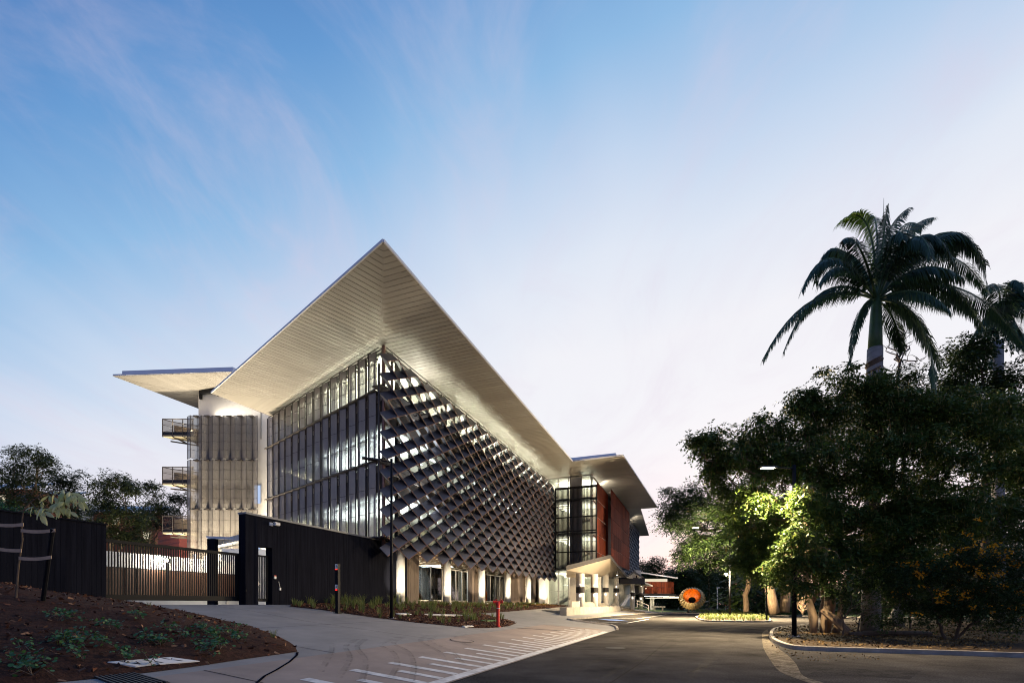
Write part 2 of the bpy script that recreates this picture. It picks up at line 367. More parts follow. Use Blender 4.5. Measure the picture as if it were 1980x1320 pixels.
# =================================================================== the ground
sheet('ground', [(-420, -60), (500, -60), (500, 620), (-420, 620)], 'earth', -.06)
sheet('road', [ca(-11, -14), ca(60, -14), ca(60, 60), (70, 62), (26, 86), ca(-11.2, 100)], 'asphalt', 0.0)
nose = [gp(*p) for p in [(1191, 1217), (1189, 1212.5), (1180, 1209), (1150, 1205.5), (1106, 1199.5), (1096, 1197.2), (1127, 1195.5), (1165, 1191.5), (1193, 1188.6), (1236, 1186.3), (1290, 1184.8)]]
e0 = nose[0]; a_nose = e0.x*DX+e0.y*DY
conc = nose+[ca(-12, 96), ca(-19.9, 96), ca(-20.1, 27), ca(-20.1, -14), ca(-4.7, -14), ca(-4.7, a_nose)]
sheet('driveway', conc, 'concrete', .010)
sheet('footpath', [ca(-8.4, -14), ca(-4.7, -14), ca(-4.7, 27), ca(-5.6, 29.0), ca(-8.4, 27)], 'footpath', .016)
sheet('service_yard', [ca(-20.1, 2), ca(-20.1, 19), ca(-21.5, 27.4), ca(-38, 34), ca(-60, 40), ca(-60, 2)], 'concrete', .008)
# joints sawn across the concrete
mb = MB()
def ribbon(mb, c0, a0, c1_, a1, w, off):
    n = max(2, int(abs(c1_-c0)/.5)+1)
    for i in range(n):
        ca0 = c0+(c1_-c0)*i/n; ca1 = c0+(c1_-c0)*(i+1)/n; aa0 = a0+(a1-a0)*i/n; aa1 = a0+(a1-a0)*(i+1)/n
        p, q = ca(ca0, aa0), ca(ca1, aa1); d = (q-p).normalized(); x = Vector((-d.y, d.x, 0))*w/2
        vs = [p-x, p+x, q+x, q-x]
        for v in vs: v.z = H(v.x, v.y)+off
        mb.quad(*vs)
for a in (5.2, 9.6, 14.5, 19.5, 24.5): ribbon(mb, -19, a, -8.4, a, .02, .0145)
ribbon(mb, -13, 4, -13, 22, .02, .0145)
for a in (-2, 1.5, 6.2, 27): ribbon(mb, -8.4, a, -4.95, a, .02, .0205)
setp(mb.build('driveway_joint', 'black_clad'), kind='structure')
mb = MB()
pts = [gp(*p) for p in [(575, 1262), (574, 1268), (560, 1281), (535, 1297), (512, 1309), (488, 1330)]]
for p, q in zip(pts, pts[1:]):
    d = (q-p).normalized(); x = Vector((-d.y, d.x, 0))*.028
    mb.quad(p-x+UP*.024, p+x+UP*.024, q+x+UP*.024, q-x+UP*.024)
setp(mb.build('path_edge_strip', 'black_clad'), kind='structure')
# painted crossing bars along the lip of the footpath: each bar a piece of the marking
marking = sheet('road_marking', [ca(-4.98, 3), ca(-4.74, 3), ca(-4.74, 27.5), ca(-4.98, 27.5)], 'white_line', .021)
k = 0; a = 5.6
while a < 27:
    for c0, c1_, w in ((-6.75, -5.0, .23), (-6.05, -5.0, .20)):
        m_ = MB(); ribbon(m_, c0, a, c1_, a, w, .0215)
        setp(m_.build('bar', 'white_line', marking), kind=None); a += .66
# parking bay lines and the blue bay patch
def linemark(name, pxs, w, m='white_line', off=.006):
    mb = MB(); P_ = [gp(*p) for p in pxs]
    for p, q in zip(P_, P_[1:]):
        d = (q-p).normalized(); x = Vector((-d.y, d.x, 0))*w/2; n = max(1, int((q-p).length/1.0))
        for i in range(n):
            a_, b_ = p.lerp(q, i/n), p.lerp(q, (i+1)/n)
            v = [a_-x, a_+x, b_+x, b_-x]
            for t in v: t.z = H(t.x, t.y)+off
            mb.quad(*v)
    return setp(mb.build(name, m), kind='structure')
linemark('bay_line', [(1106, 1200), (1155, 1201.5), (1212, 1203.8)], .14)
linemark('bay_line', [(1212, 1203.8), (1254, 1196.5)], .14)
linemark('bay_line', [(1180, 1194), (1231, 1195.6), (1288, 1187.6)], .14)
linemark('bay_patch', [(1166, 1197.2), (1186, 1197.8), (1204, 1198.6)], 1.2, 'blue_paint', .009)
def kerb(name, pts, w=.15, h=.13, m='kerb_conc', parent=None, closed=False, side=1):
    mb = MB(); P_ = [Vector(p) for p in pts]; n = len(P_); last = n if closed else n-1
    def nrm(i):
        a_, b_ = P_[(i-1) % n] if (closed or i > 0) else P_[i], P_[(i+1) % n] if (closed or i < n-1) else P_[i]
        d = (b_-a_); d.z = 0; d.normalize(); return Vector((-d.y, d.x, 0))*side
    for i in range(last):
        j = (i+1) % n; a_, b_ = P_[i], P_[j]; x0, x1 = nrm(i)*w, nrm(j)*w
        lo = Vector((0, 0, -.08)); hi = Vector((0, 0, h)); ch = Vector((0, 0, h-.04))
        pr = lambda p, x: [p+lo, p+ch+x*.0, p+hi+x*.22, p+hi+x, p+lo+x]
        A, B = pr(a_, x0), pr(b_, x1); k = 5
        mb.add(A+B, [(q, (q+1) % k, k+(q+1) % k, k+q) for q in range(k)]+[tuple(range(k))[::-1], tuple(range(k, 2*k))])
    return mb.build(name, m, parent)
def smooth_px(p, n=4):                             # Catmull-Rom through the points
    out = []
    for i in range(len(p)-1):
        p0, p1, p2, p3 = p[max(i-1, 0)], p[i], p[i+1], p[min(i+2, len(p)-1)]
        for k in range(n):
            t = k/n; out.append(tuple(.5*((2*p1[q])+(-p0[q]+p2[q])*t+(2*p0[q]-5*p1[q]+4*p2[q]-p3[q])*t*t+(-p0[q]+3*p1[q]-3*p2[q]+p3[q])*t**3) for q in (0, 1)))
    return out+[p[-1]]
kn = [Vector((p.x, p.y, H(p.x, p.y))) for p in nose]
setp(kerb('kerb', kn, .16, .11, side=-1), kind='structure')
# =================================================================== the long academic building
ZS = 19.1                                          # height of the soffit
T = Vector((-6.23, 23.4, ZS)); E1 = Vector((-25.0, 40.2, ZS))
EL = (E1-T).normalized(); ML = Vector((-EL.y, EL.x, 0)); 
if ML.dot(Vector((0, 1, 0))) < 0: ML = -ML
K = ca(-20.0, 27.45); Lc = Vector((-22.4, 45.06, 0)); FL = (Lc-K).normalized(); OL = -Vector((-FL.y, FL.x, 0))
if OL.y > 0: OL = -OL
LF = (Lc-K).length
B = thing('academic_building', 'long prow-shaped university building with sharp flat white roof and black diamond sunscreen', 'building', ca(-20.5, 28, 1.55))
levels = [6.05, 11.1, 15.9]
foot = [K, ca(-20.0, 64.6), ca(-37.1, 64.6), Lc]
def zed(p, z): return Vector((p[0], p[1], z))
# roof: slab with a thin folded edge
E2 = ca(-37.3, 66)
roofpoly = [T, ca(-14.45, 58.3), ca(-8.28, 58.1), ca(-6.9, 91.2), ca(-36, 91.2), E2, zed(Lc, ZS)+FL*.25, E1]
mb = MB(); mb.prism([zed(p, ZS+.035) for p in roofpoly], (0, 0, .10))
roof = mb.build('roof', 'roof_metal', B)
mb = MB()
rp = [zed(p, ZS+.085) for p in roofpoly]; cen = ca(-24, 55)
for i in (7, 0, 1, 2, 3):                          # fascia pieces proud of the slab edge
    p, q = rp[i], rp[(i+1) % 8]; d = (q-p).normalized(); n = Vector((d.y, -d.x, 0))
    if n.dot(p-cen) < 0: n = -n
    n_seg = max(1, int((q-p).length/2.4))
    for k in range(n_seg):
        a_, b_ = p.lerp(q, k/n_seg)+d*.008, p.lerp(q, (k+1)/n_seg)-d*.008
        mb.prism([a_-n*.02+UP*-.10, a_+n*.05+UP*-.09, a_+n*.05+UP*.05, a_-n*.10+UP*.07], b_-a_)
mb.build('fascia', 'roof_metal', roof)
mb = MB(); q0, q1, q2 = ca(-9.3, 58.9, ZS+.14), ca(-15.5, 58.9, ZS+.14), ca(-15.5, 90, ZS+.14)
mb.prism([q0, q1, q2, ca(-8.3, 90, ZS+.14)], (0, 0, .55)); mb.build('upper_roof', 'roof_metal', roof)
# soffit boards, mitred at the hips
def board(quad, par=None):                        # lapped: one long edge hangs lower than the other
    q = [Vector(p) for p in quad]; q[0].z -= .011; q[3].z -= .011
    m_ = MB(); m_.prism(q, (0, 0, .03)); m_.build('soffit_board', 'soffit', par or roof)
W_ = .40; G_ = .0065
aT = T.x*DX+T.y*DY; cT = T.x*NX+T.y*NY; aK = 27.45
def hipc(a): return -20.25+(cT+20.25)*(aK-a)/(aK-aT) if a < aK else -20.25
def eavec(a): return cT+(-14.45-cT)*min(1, max(0, (a-aT)/(58.3-aT))) if a < 58.25 else -8.28+(1.38)*(a-58.1)/33.1
a = aT+.12
while a < 91:
    b = a+W_-G_
    inn = hipc if a < 65 else (lambda x: -13.4)
    if a > 65: b = a+W_*2-G_
    if eavec(a)-inn(a) > .05: board([ca(eavec(a)-.02, a, ZS), ca(eavec(b)-.02, b, ZS), ca(inn(b), b, ZS), ca(inn(a), a, ZS)])
    a = b+G_
LT = (E1-T).length; sK = (K-T).dot(EL); dK = (zed(K, ZS)-T).dot(ML)+.25; sH = 21.0
def dep(s): return dK*s/sK if s < sK else (dK if s < sH else dK*(LT-s)/(LT-sH))
s = .15
while s < LT-.2:
    b = min(s+W_-G_, LT-.05)
    board([T+EL*s+ML*.02, T+EL*b+ML*.02, T+EL*b+ML*max(dep(b), .03), T+EL*s+ML*max(dep(s), .03)])
    s = b+G_
g = .05
while g < dK-.1:                                   # the end return, boards along the wall
    b = g+W_-G_
    def sin_(t): return LT-(LT-sH)*t/dK
    def sout(t): return LT+((zed(Lc, ZS)-T).dot(EL)-LT+.1)*t/dK
    board([T+EL*sin_(g)+ML*g, T+EL*sout(g)+ML*g, T+EL*sout(b)+ML*b, T+EL*sin_(b)+ML*b])
    g = b+G_
mb = MB(); mb.prism([zed(p, ZS+.031) for p in roofpoly], (0, 0, .003)); mb.build('soffit_backing', 'soffit_dark', roof)
mb = MB(); mb.bar(zed(T, ZS-.01), zed(K, ZS-.01), .05, .02); mb.build('hip_trim', 'soffit', roof)
# floors, core walls
for z in levels:
    mb = MB(); mb.prism([zed(p, z-.45) for p in foot], (0, 0, .45)); mb.build('floor_slab', 'slab_conc', B)
    ch = z+(3.3 if z < 10 else 2.95 if z < 15 else 3.05)
    ins = [K+FL*.5+DV*.5, ca(-20.35, 64.2), ca(-36.4, 64.2), Lc-FL*.5+DV*.5]
    mb = MB(); mb.prism([zed(p, ch) for p in ins], (0, 0, .1)); mb.build('ceiling', 'ceiling_white', B)
mb = MB(); mb.prism([zed(p, 5.55) for p in [K-OL*.05, ca(-20.05, 64.5), ca(-37, 64.5), Lc]], (0, 0, .045)); mb.build('undercroft_soffit', 'orange_lit_soffit', B)
mb = MB(); mb.prism([ca(-27.5, 36, 1.55), ca(-27.5, 64, 1.55), ca(-31, 64, 1.55), ca(-31, 40, 1.55)], (0, 0, 17.5)); mb.build('core_wall', 'interior', B)
mb = MB(); mb.prism([ca(-20.1, 64.3, 1.55), ca(-20.1, 64.6, 1.55), ca(-37, 64.6, 1.55), ca(-37, 64.3, 1.55)], (0, 0, 17.5)); mb.build('end_wall', 'interior', B)
# spandrels between the glass of one storey and the next
for z0, z1 in ((5.6, 6.2), (9.35, 11.15), (14.05, 15.95)):
    mb = MB(); mb.prism([ca(-20.12, 27.6, z0), ca(-20.12, 64.5, z0), ca(-20.3, 64.5, z0), ca(-20.3, 27.6, z0)], (0, 0, z1-z0))
    mb.build('spandrel', 'dark_steel', B)
    p, q = K+FL*.1-OL*.12, Lc-OL*.12
    mb = MB(); mb.prism([zed(p, z0), zed(q, z0), zed(q-OL*.18, z0), zed(p-OL*.18, z0)], (0, 0, z1-z0)); mb.build('spandrel', 'dark_steel', B)
# windows storey by storey and bay by bay
def window(p, q, z0, z1, nm, out, name='window', gm='glass', fm='dark_steel', fw=.07, par=None, hb=None):
    p, q = zed(p, z0), zed(q, z0); d = (q-p); L = d.length; d.normalize(); fr = MB()
    fr.bar(p+UP*fw/2, q+UP*fw/2, .1, fw); fr.bar(p+UP*(z1-z0-fw/2), q+UP*(z1-z0-fw/2), .1, fw)
    for i in range(nm+1):
        t = p+d*(fw/2+(L-fw)*i/nm); fr.box(t-d*fw/2-out*.05+UP*fw, d*fw, out*.1, UP*(z1-z0-2*fw))
    for h in (hb or []): fr.bar(p+UP*h, q+UP*h, .07, .05)
    m_ = MB(); m_.box(p-out*.006+UP*.02+d*.02, d*(L-.04), out*.012, UP*(z1-z0-.04)); w = m_.build(name, gm, par or B); fr.build('frame', fm, w); return w
ZW = [(6.2, 9.35), (11.15, 14.05), (15.95, ZS-.02)]
bays = [27.9, 29.6, 36.5, 43.5, 50.5, 57.5, 64.3]
for z0, z1 in ZW:
    for a0, a1 in zip(bays, bays[1:]): window(ca(-20.2, a0+.05), ca(-20.2, a1-.05), z0, z1, max(1, round((a1-a0)/1.4)), NV)
    for i in range(4): window(K+FL*(.2+i*LF/4)-OL*.2, K+FL*((i+1)*LF/4-.1)-OL*.2, z0, z1, 4, OL)
# columns, lit from their feet
for i, a in enumerate((29.5, 36.45, 43.45, 50.5, 57.5, 63.6)):
    mb = MB(); n = 20; mb.tube([ca(-19.95, a, 1.45), ca(-19.95, a, 5.6)], .33, n, True); mb.build('column', 'white_paint', B, smooth=True)
    mb = MB(); mb.cbox(ca(-20.2, a, 12.3), .28, .28, 13.6, NV, DV); mb.build('column_post', 'dark_steel', B)
    mb = MB(); mb.tube([ca(-20.55, a+.62, 1.5), ca(-20.55, a+.62, 5.5)], .05, 8)
    for z in (2.4, 3.6, 4.8): mb.cbox(ca(-20.6, a+.62, z), .1, .16, .05, NV, DV)
    mb.build('downpipe', 'alu', B)
    mb = MB(); mb.cbox(ca(-18.1, a-2.85, 1.62), .16, .2, .14, (NV*.6+UP*.8), DV); mb.cbox(ca(-18.1, a-2.85, 1.5), .05, .05, .2, NV, DV); mb.build('ground_uplight', 'alu', B)
    spot('column_uplight', ca(-18.0, a-2.7, 1.8), ca(-19.98, a, 3.9)-ca(-18.0, a-2.7, 1.8), 1500, 52, .6, (1, .86, .64), .06)
mb = MB(); mb.box(ca(-20.3, 62.9, 1.5), NV*.9, DV*1.8, UP*4.1); mb.build('end_pier', 'white_paint', B)
# ground storey wall in upright boards, windows set in it
GC = -20.95
solids = [(27.2, 33.55), (37.55, 38.75), (42.65, 46.65), (52.15, 60.6), (62.0, 64.5)]
gwin = [(33.6, 37.5, 2, 'glass_dark'), (38.8, 42.6, 3, 'glass'), (46.7, 52.1, 4, 'glass_dark'), (60.65, 61.95, 2, 'glass_dark')]
for a0, a1 in solids:
    mb = MB(); mb.box(ca(GC-.25, a0, 1.45), NV*.25, DV*(a1-a0), UP*4.1); wl_ = mb.build('ground_wall', 'brown_clad', B)
    bd = MB(); a = a0+.02
    bme = None
    n = int((a1-a0)/.30)
    for i in range(n):
        bd = MB(); w = (a1-a0)/n; bd.box(ca(GC+.002, a0+i*w+.008, 1.46), NV*(.018+.006*((i*7) % 3)), DV*(w-.016), UP*4.05); bd.build('cladding_board', 'brown_clad', wl_)
for a0, a1, nm, gm in gwin:
    mb = MB(); mb.box(ca(GC-.2, a0-.04, 1.45), NV*.2, DV*(a1-a0+.08), UP*.4); mb.build('window_plinth', 'brown_clad', B)
    w = window(ca(GC-.1, a0), ca(GC-.1, a1), 1.86, 4.75, nm, NV, gm=gm, fm='alu', fw=.06)
    mb = MB()
    for k in range(6): mb.box(ca(GC-.14, a0, 4.80+k*.135), NV*.13+UP*-.05, DV*(a1-a0), UP*.02)
    mb.build('louvre', 'alu', w)
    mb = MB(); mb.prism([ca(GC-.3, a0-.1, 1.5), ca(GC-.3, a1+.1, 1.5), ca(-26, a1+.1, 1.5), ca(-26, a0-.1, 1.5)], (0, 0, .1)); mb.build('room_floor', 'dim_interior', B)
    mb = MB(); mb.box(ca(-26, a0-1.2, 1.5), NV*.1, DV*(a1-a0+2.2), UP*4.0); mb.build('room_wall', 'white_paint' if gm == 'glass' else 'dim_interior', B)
    if a0 == 38.8: area('room_light', ca(-23.5, (a0+a1)/2, 5.2), (0, 0, -1), 3, 3, 420, (.9, .97, 1))
mb = MB(); mb.tube([ca(-23, 35.2, 2.1), ca(-23, 36.9, 2.25)], [.5, .35], 10); mb.cbox(ca(-23, 35.9, 1.95), 1.0, 1.6, .6, NV, DV); mb.build('lounge_seat', 'orange_sculpt', B)
point('lounge_light', ca(-23.5, 35, 4.6), 35, (1, .7, .4), .2)
# ---- the diamond sunscreen: plates leaning out and down from the glass
cF, a0F, STEP, Z0, HH = -18.5, 25.94, 1.209, 4.62, .6225
OFF = NV*.62+UP*-.58
def J(i, j): return ca(cF, a0F+i*STEP, Z0+j*HH)
rails = MB()
for i in range(0, 33, 4):
    rails.bar(J(i, 0)-OFF*1.05+UP*0.6, J(i, 20.4)-OFF*1.05-UP*.9, .07, .12, up=NV)
for z in (6.0, 11.1, 15.9):
    rails.box(ca(-20.0, 26.3, z-.06), NV*.86, DV*38, UP*.05)
    for k in range(11): rails.bar(ca(-20.1, 27.9+k*3.6, z-.10), ca(-19.0, 27.9+k*3.6, z-.10), .08, .1)
scr = rails.build('sunscreen', 'dark_steel', B)
# the plate corners sit on the lattice: outer edge at J, inner edge at J-OFF
def finmesh(di, dj, name):
    p = J(0, 0); q = J(di, dj); e = q-p; n = OFF.cross(e).normalized()*.019; m_ = MB()
    a_, b_ = p+e*.012, q-e*.012
    ins = OFF*.955; fr = OFF*.045
    m_.box(a_-OFF-n, b_-a_, ins, n*2, 0); m_.box(a_-fr-n*1.06, b_-a_, fr, n*2.12, 1)
    return m_.mesh(name, ['fin_slate', 'fin_edge'], p)
fa, fd = finmesh(1, 1, 'fin_rising'), finmesh(1, -1, 'fin_falling')
cells = []
for i in range(0, 33):
    for j in range(0, 22):
        if (i+j) % 2: continue
        if j <= 20 and i < 32+(1 if j < 20 else 0): cells.append((i, j, fa))
        if j >= 1 and i < 33 and j <= 21: cells.append((i, j, fd))
for j in range(0, 21): pass
cells.sort(key=lambda t: (J(t[0], t[1])-Vector((0, 0, 1.6))).length)
rest = MB(); n_ind = 0
for (i, j, me) in cells:
    if n_ind < 300: link('fin', me, scr, J(i, j)); n_ind += 1
    else:
        o_ = J(i, j); rest.add([o_+v.co for v in me.vertices], [tuple(p.vertices) for p in me.polygons]); rest.m[-len(me.polygons):] = [p.material_index for p in me.polygons]
setp(rest.build('fin', ['fin_slate', 'fin_edge'], scr), kind='stuff')
# ---- perforated, folded metal panels on the short facade
npn = 14; pw = LF/npn; tiers = [(6.1, 11.12), (11.28, 15.82), (15.98, 18.55)]
for (z0, z1) in tiers:
    pm = MB(); h = z1-z0; o0 = Vector((0, 0, 0))
    A0, A1, A2 = OL*.45+FL*.04, OL*.60+FL*(pw*.58), OL*.32+FL*(pw*.78)
    pm.quad(A0, A1, A1+UP*h, A0+UP*h); pm.quad(A1, A2, A2+UP*h, A1+UP*h)
    fm_ = MB()
    for P_, w_ in ((A0, .05), (A1, .06), (A2, .04)): fm_.bar(P_, P_+UP*h, w_, w_, up=OL)
    for t in (0.01, .33, .66, .99):
        fm_.bar(A0+UP*h*t, A1+UP*h*t, .03, .03); fm_.bar(A1+UP*h*t, A2+UP*h*t, .03, .03)
    fm_.box(A2-OL*.5-FL*.25+UP*(h-.09), OL*.5, FL*.3, UP*.08)
    me = pm.mesh('perforated_panel', 'perf'); mf = fm_.mesh('panel_frame', 'dark_steel')
    for k in range(npn):
        o = link('perforated_panel', me, B, K+FL*(k*pw)+UP*z0); link('panel_frame', mf, o, K+FL*(k*pw)+UP*z0)
mb = MB()
for z in (5.98, 11.16, 15.86): mb.box(zed(K, z)+FL*.0+OL*.05, FL*LF, OL*.62, UP*.06)
mb.build('catwalk', 'dark_steel', B)
mb = MB(); mb.bar(K+OL*.3+UP*18.85, Lc+OL*.3+UP*18.85, .05); mb.bar(ca(-19.6, 27.3, 18.85), ca(-19.6, 64.4, 18.85), .05)
for a in np.arange(28.5, 64, 2.33): mb.box(ca(-20.05, a, 16), NV*.1, DV*.12, UP*3.05)
mb.build('eave_rail', 'dark_steel', B)
mb = MB(); mb.cbox(K+UP*12.3+NV*.12, .16, .16, 13.6, NV, DV); mb.build('corner_post', 'fin_edge', B)
# ---- lights inside and under the eave
for z, p in ((6.05, 620), (11.1, 620), (15.9, 520)):
    ch = z+(3.3 if z < 10 else 2.95 if z < 15 else 3.05)
    areax('room_light', ca(-23.6, 46, ch-.75), UP, DV, 34, 3.2, p*(.6 if z < 15 else .4), (1, .95, .80) if z > 15 else (1, .97, .88))
    pL = K+FL*7.0-OL*3.8
    areax('room_light', zed(pL, ch-.75), UP, FL, 13, 3.0, p*(1.0 if z > 12 else 2.2), (1, .94, .8) if z > 15 else (.95, .98, 1))
    tb = MB()
    for k in range(3):
        for j in range(5):
            c_ = K+FL*(1.6+j*1.9)-OL*(1.0+k*1.1); tb.bar(zed(c_, ch-.12), zed(c_+FL*1.3, ch-.12), .09, .06)
    for k in range(2):
        for j in range(12):
            c_ = ca(-21.4-k*1.5, 30+j*2.8, ch-.12); tb.bar(c_, c_+DV*1.6, .10, .06)
    tb.build('ceiling_light', 'lamp_cool' if z < 15 else 'lamp_warm', B)
for a in np.arange(28.9, 64, 2.33):
    areax('soffit_uplight', ca(-20.75, a+.9, 16.6), NV*.38+UP*.92, DV, .9, .2, 75 if a < 33 else 150 if a < 38 else 240, (1, .90, .71))
for s in np.arange(1.0, LF-4, 1.9):
    areax('soffit_uplight', K+FL*s-OL*.75+UP*16.6, OL*.38+UP*.92, FL, .9, .2, 150-4*s, (1, .90, .71))
# =================================================================== stair tower behind the short facade
TY = 48.2
Tw = thing('stair_tower', 'white service tower behind the gate with folded perforated metal panels and flat roof', 'building', (-27.5, TY+3, 1.55))
mb = MB(); mb.box((-31.25, TY, 1.5), (7.85, 0, 0), (0, 10, 0), (0, 0, 21.0)); mb.build('wall', 'white_paint', Tw)
mb = MB(); mb.bar((-25.0, TY-.05, 18.0), (-25.0, TY-.05, 22.2), .08); mb.build('wall_joint', 'slab_conc', Tw)
ZT = 22.75
t0, t1 = at(218, 727, (ZT-CZ)*F/440), at(448, 719, (ZT-CZ)*F/448); t3 = at(384, 790, (ZT-CZ)*F/377)
t2 = t1+(t3-t0)*1.4; t3 = t0+(t3-t0)*1.9; poly = [zed(t0, ZT), zed(t1, ZT), zed(t2+(t3-t0)*.3, ZT), zed(t3, ZT)]
mb = MB(); mb.prism([p+UP*.04 for p in poly], (0, 0, .14)); tr = mb.build('roof', 'roof_metal', Tw)
ce = (poly[0]+poly[2])/2
mb = MB(); mb.prism([zed(p.lerp(ce, .06), ZT+.19) for p in poly], (0, 0, .5)); mb.build('upper_roof', 'roof_metal', tr)
u = (poly[1]-poly[0]); v = (poly[3]-poly[0]); nb = int(u.length/.42)
for k in range(nb):
    f0, f1 = k/nb+.0006, (k+1)/nb-.0006
    d0, d1 = min(1, max(.02, f0*1.15)), min(1, max(.02, f1*1.15))
    mb = MB(); mb.prism([poly[0]+u*f0+v*.003, poly[0]+u*f1+v*.003, poly[0]+u*f1+v*d1*.97, poly[0]+u*f0+v*d0*.97], (0, 0, .03)); mb.build('soffit_board', 'soffit', tr)
nb = int(v.length/.42)
for k in range(nb):
    f0, f1 = k/nb+.0008, (k+1)/nb-.0008
    d0, d1 = min(1, max(.004, f0/1.15)), min(1, max(.004, f1/1.15))
    mb = MB(); mb.prism([poly[0]+v*f0+u*.002, poly[0]+u*(d0-.004)+v*f0, poly[0]+u*(d1-.004)+v*f1, poly[0]+v*f1+u*.002], (0, 0, .03)); mb.build('soffit_board', 'soffit', tr)
mb = MB()
p0, p1 = Vector((-31.0, TY+.2, 22.4)), Vector((-28.9, TY-1.2, 22.4))
for p in (Vector((-30.9, TY-.2, 0)), Vector((-28.7, TY-.9, 0))): mb.bar(zed(p, 21.9), zed(p, ZT-.02), .22)
mb.bar((-30.9, TY-.2, ZT-.2), (-28.7, TY-.9, ZT-.2), .3, .34); mb.build('roof_prop', 'black_steel', Tw)
area('tower_soffit_light', (-32.8, TY-.9, 19.4), (-.4, -.4, 1), 2.5, .5, 130, (1, .90, .71))
area('tower_soffit_light', (-27.3, TY-.8, 20.3), (.1, .35, 1), 4.5, .3, 75, (1, .90, .71))
# panels: three tiers of six, folded
zt = [(5.6, 10.9), (11.02, 15.75), (15.9, 20.1)]; x0, x1 = -31.55, -25.0; w6 = (x1-x0)/6
for (z0, z1) in zt:
    h = z1-z0; pm = MB(); fm_ = MB(); A0, A1, A2 = Vector((0, -.75, 0)), Vector((w6*.34, -.30, 0)), Vector((w6*.995, -.72, 0))
    pm.quad(A0, A1, A1+UP*h, A0+UP*h); pm.quad(A1, A2, A2+UP*h, A1+UP*h)
    for P_ in (A0, A1, A2): fm_.bar(P_, P_+UP*h, .035, .035, up=Vector((0, 1, 0)))
    for t in (.005, .2, .4, .6, .8, .995): fm_.bar(A0+UP*h*t, A1+UP*h*t, .022, .022); fm_.bar(A1+UP*h*t, A2+UP*h*t, .022, .022)
    fm_.box((w6*.06, -.5, h+.0), (w6*.42, 0, 0), (0, .5, 0), (0, 0, .11))
    me, mf = pm.mesh('perforated_panel', 'perf_tower'), fm_.mesh('panel_frame', 'dark_steel')
    for k in range(6):
        L_ = Vector((x0+k*w6, TY, z0)); o = link('perforated_panel', me, Tw, L_); link('panel_frame', mf, o, L_)
    pm = MB(); pm.quad((x0-.58, TY-.35, z0), (x0-.02, TY-.75, z0), (x0-.02, TY-.75, z1), (x0-.58, TY-.35, z1)); o = pm.build('perforated_panel', 'perf_tower', Tw)
    fm_ = MB()
    for t in (0, .2, .4, .6, .8, 1): fm_.bar((x0-.58, TY-.35, z0+h*t), (x0-.02, TY-.75, z0+h*t), .022)
    fm_.bar((x0-.58, TY-.35, z0), (x0-.58, TY-.35, z1), .035); fm_.build('panel_frame', 'dark_steel', o)
for z0, z1 in ((11.6, 13.4), (6.4, 8.6)):
    for k in range(6):
        p = Vector((-30.9+k*1.05, TY-.03, 0)); m_ = MB(); m_.box((p.x, TY-.05, z0), (.62, 0, 0), (0, .045, 0), (0, 0, z1-z0)); o = m_.build('window', 'glass_dark' if k != 5 else 'lit_blue', Tw)
        f_ = MB(); f_.bar((p.x-.03, TY-.06, z0), (p.x-.03, TY-.06, z1), .05); f_.bar((p.x+.65, TY-.06, z0), (p.x+.65, TY-.06, z1), .05); f_.build('frame', 'alu', o)
# three balconies
for z in (8.55, 13.4, 18.15):
    xl, xr, yf = -34.65, -31.55, TY-.3
    P0, P1, P2, P3 = Vector((xl, yf, z)), Vector((xr, yf, z)), Vector((xr+.2, yf+2.6, z)), Vector((xl+.5, yf+.75, z))
    mb = MB(); mb.prism([P0, P1, P2, P3], (0, 0, .12)); bal = mb.build('balcony', 'balcony_soffit', Tw)
    m_ = MB(); h = 1.75
    for p, q in ((P0, P1), (P3, P0), (P2, P3)):
        m_.quad(p+UP*.14, q+UP*.14, q+UP*h, p+UP*h)
    m_.build('balustrade_mesh', 'glass_rail', bal)
    r_ = MB()
    for i in range(4): p = P0.lerp(P1, i/3*.97+.01); r_.bar(p+UP*-.02, p+UP*(h+.02), .06, up=Vector((0, 1, 0)))
    for p in (P3, P2): r_.bar(p, p+UP*h, .06, up=Vector((0, 1, 0)))
    for p, q in ((P0, P1), (P3, P0), (P2, P3)):
        r_.bar(p+UP*h, q+UP*h, .06); r_.bar(p+UP*.16, q+UP*.16, .07); r_.bar(p+UP*1.2, q+UP*1.2, .025)
    for p, q in ((P0, P1), (P3, P2)): r_.bar(p+UP*.45, q+UP*1.15, .025)
    r_.box(P0+UP*.16+Vector((0, .04, 0)), (P1-P0), Vector((0, .02, 0)), UP*.34)
    r_.bar(P0+UP*-.25+Vector((.4, .6, 0)), P2+UP*-.25, .08, .12)
    for f in (.35, .7): r_.bar(P0.lerp(P1, f)+UP*-.0, P3.lerp(P2, f)+UP*-.2, .1, .12)
    r_.build('balcony_rail', 'dark_steel', bal)
    w_ = MB(); w_.box((xl+.55, yf+.9, z+.12), (2.2, 1.5, 0), (-.04, .06, 0), (0, 0, 1.35 if z > 9 else 1.55)); w_.build('balcony_screen', 'cream_wall', bal); point('balcony_light', (xr-.7, yf+.75, z+1.5), 70, (1, .85, .6), .1)
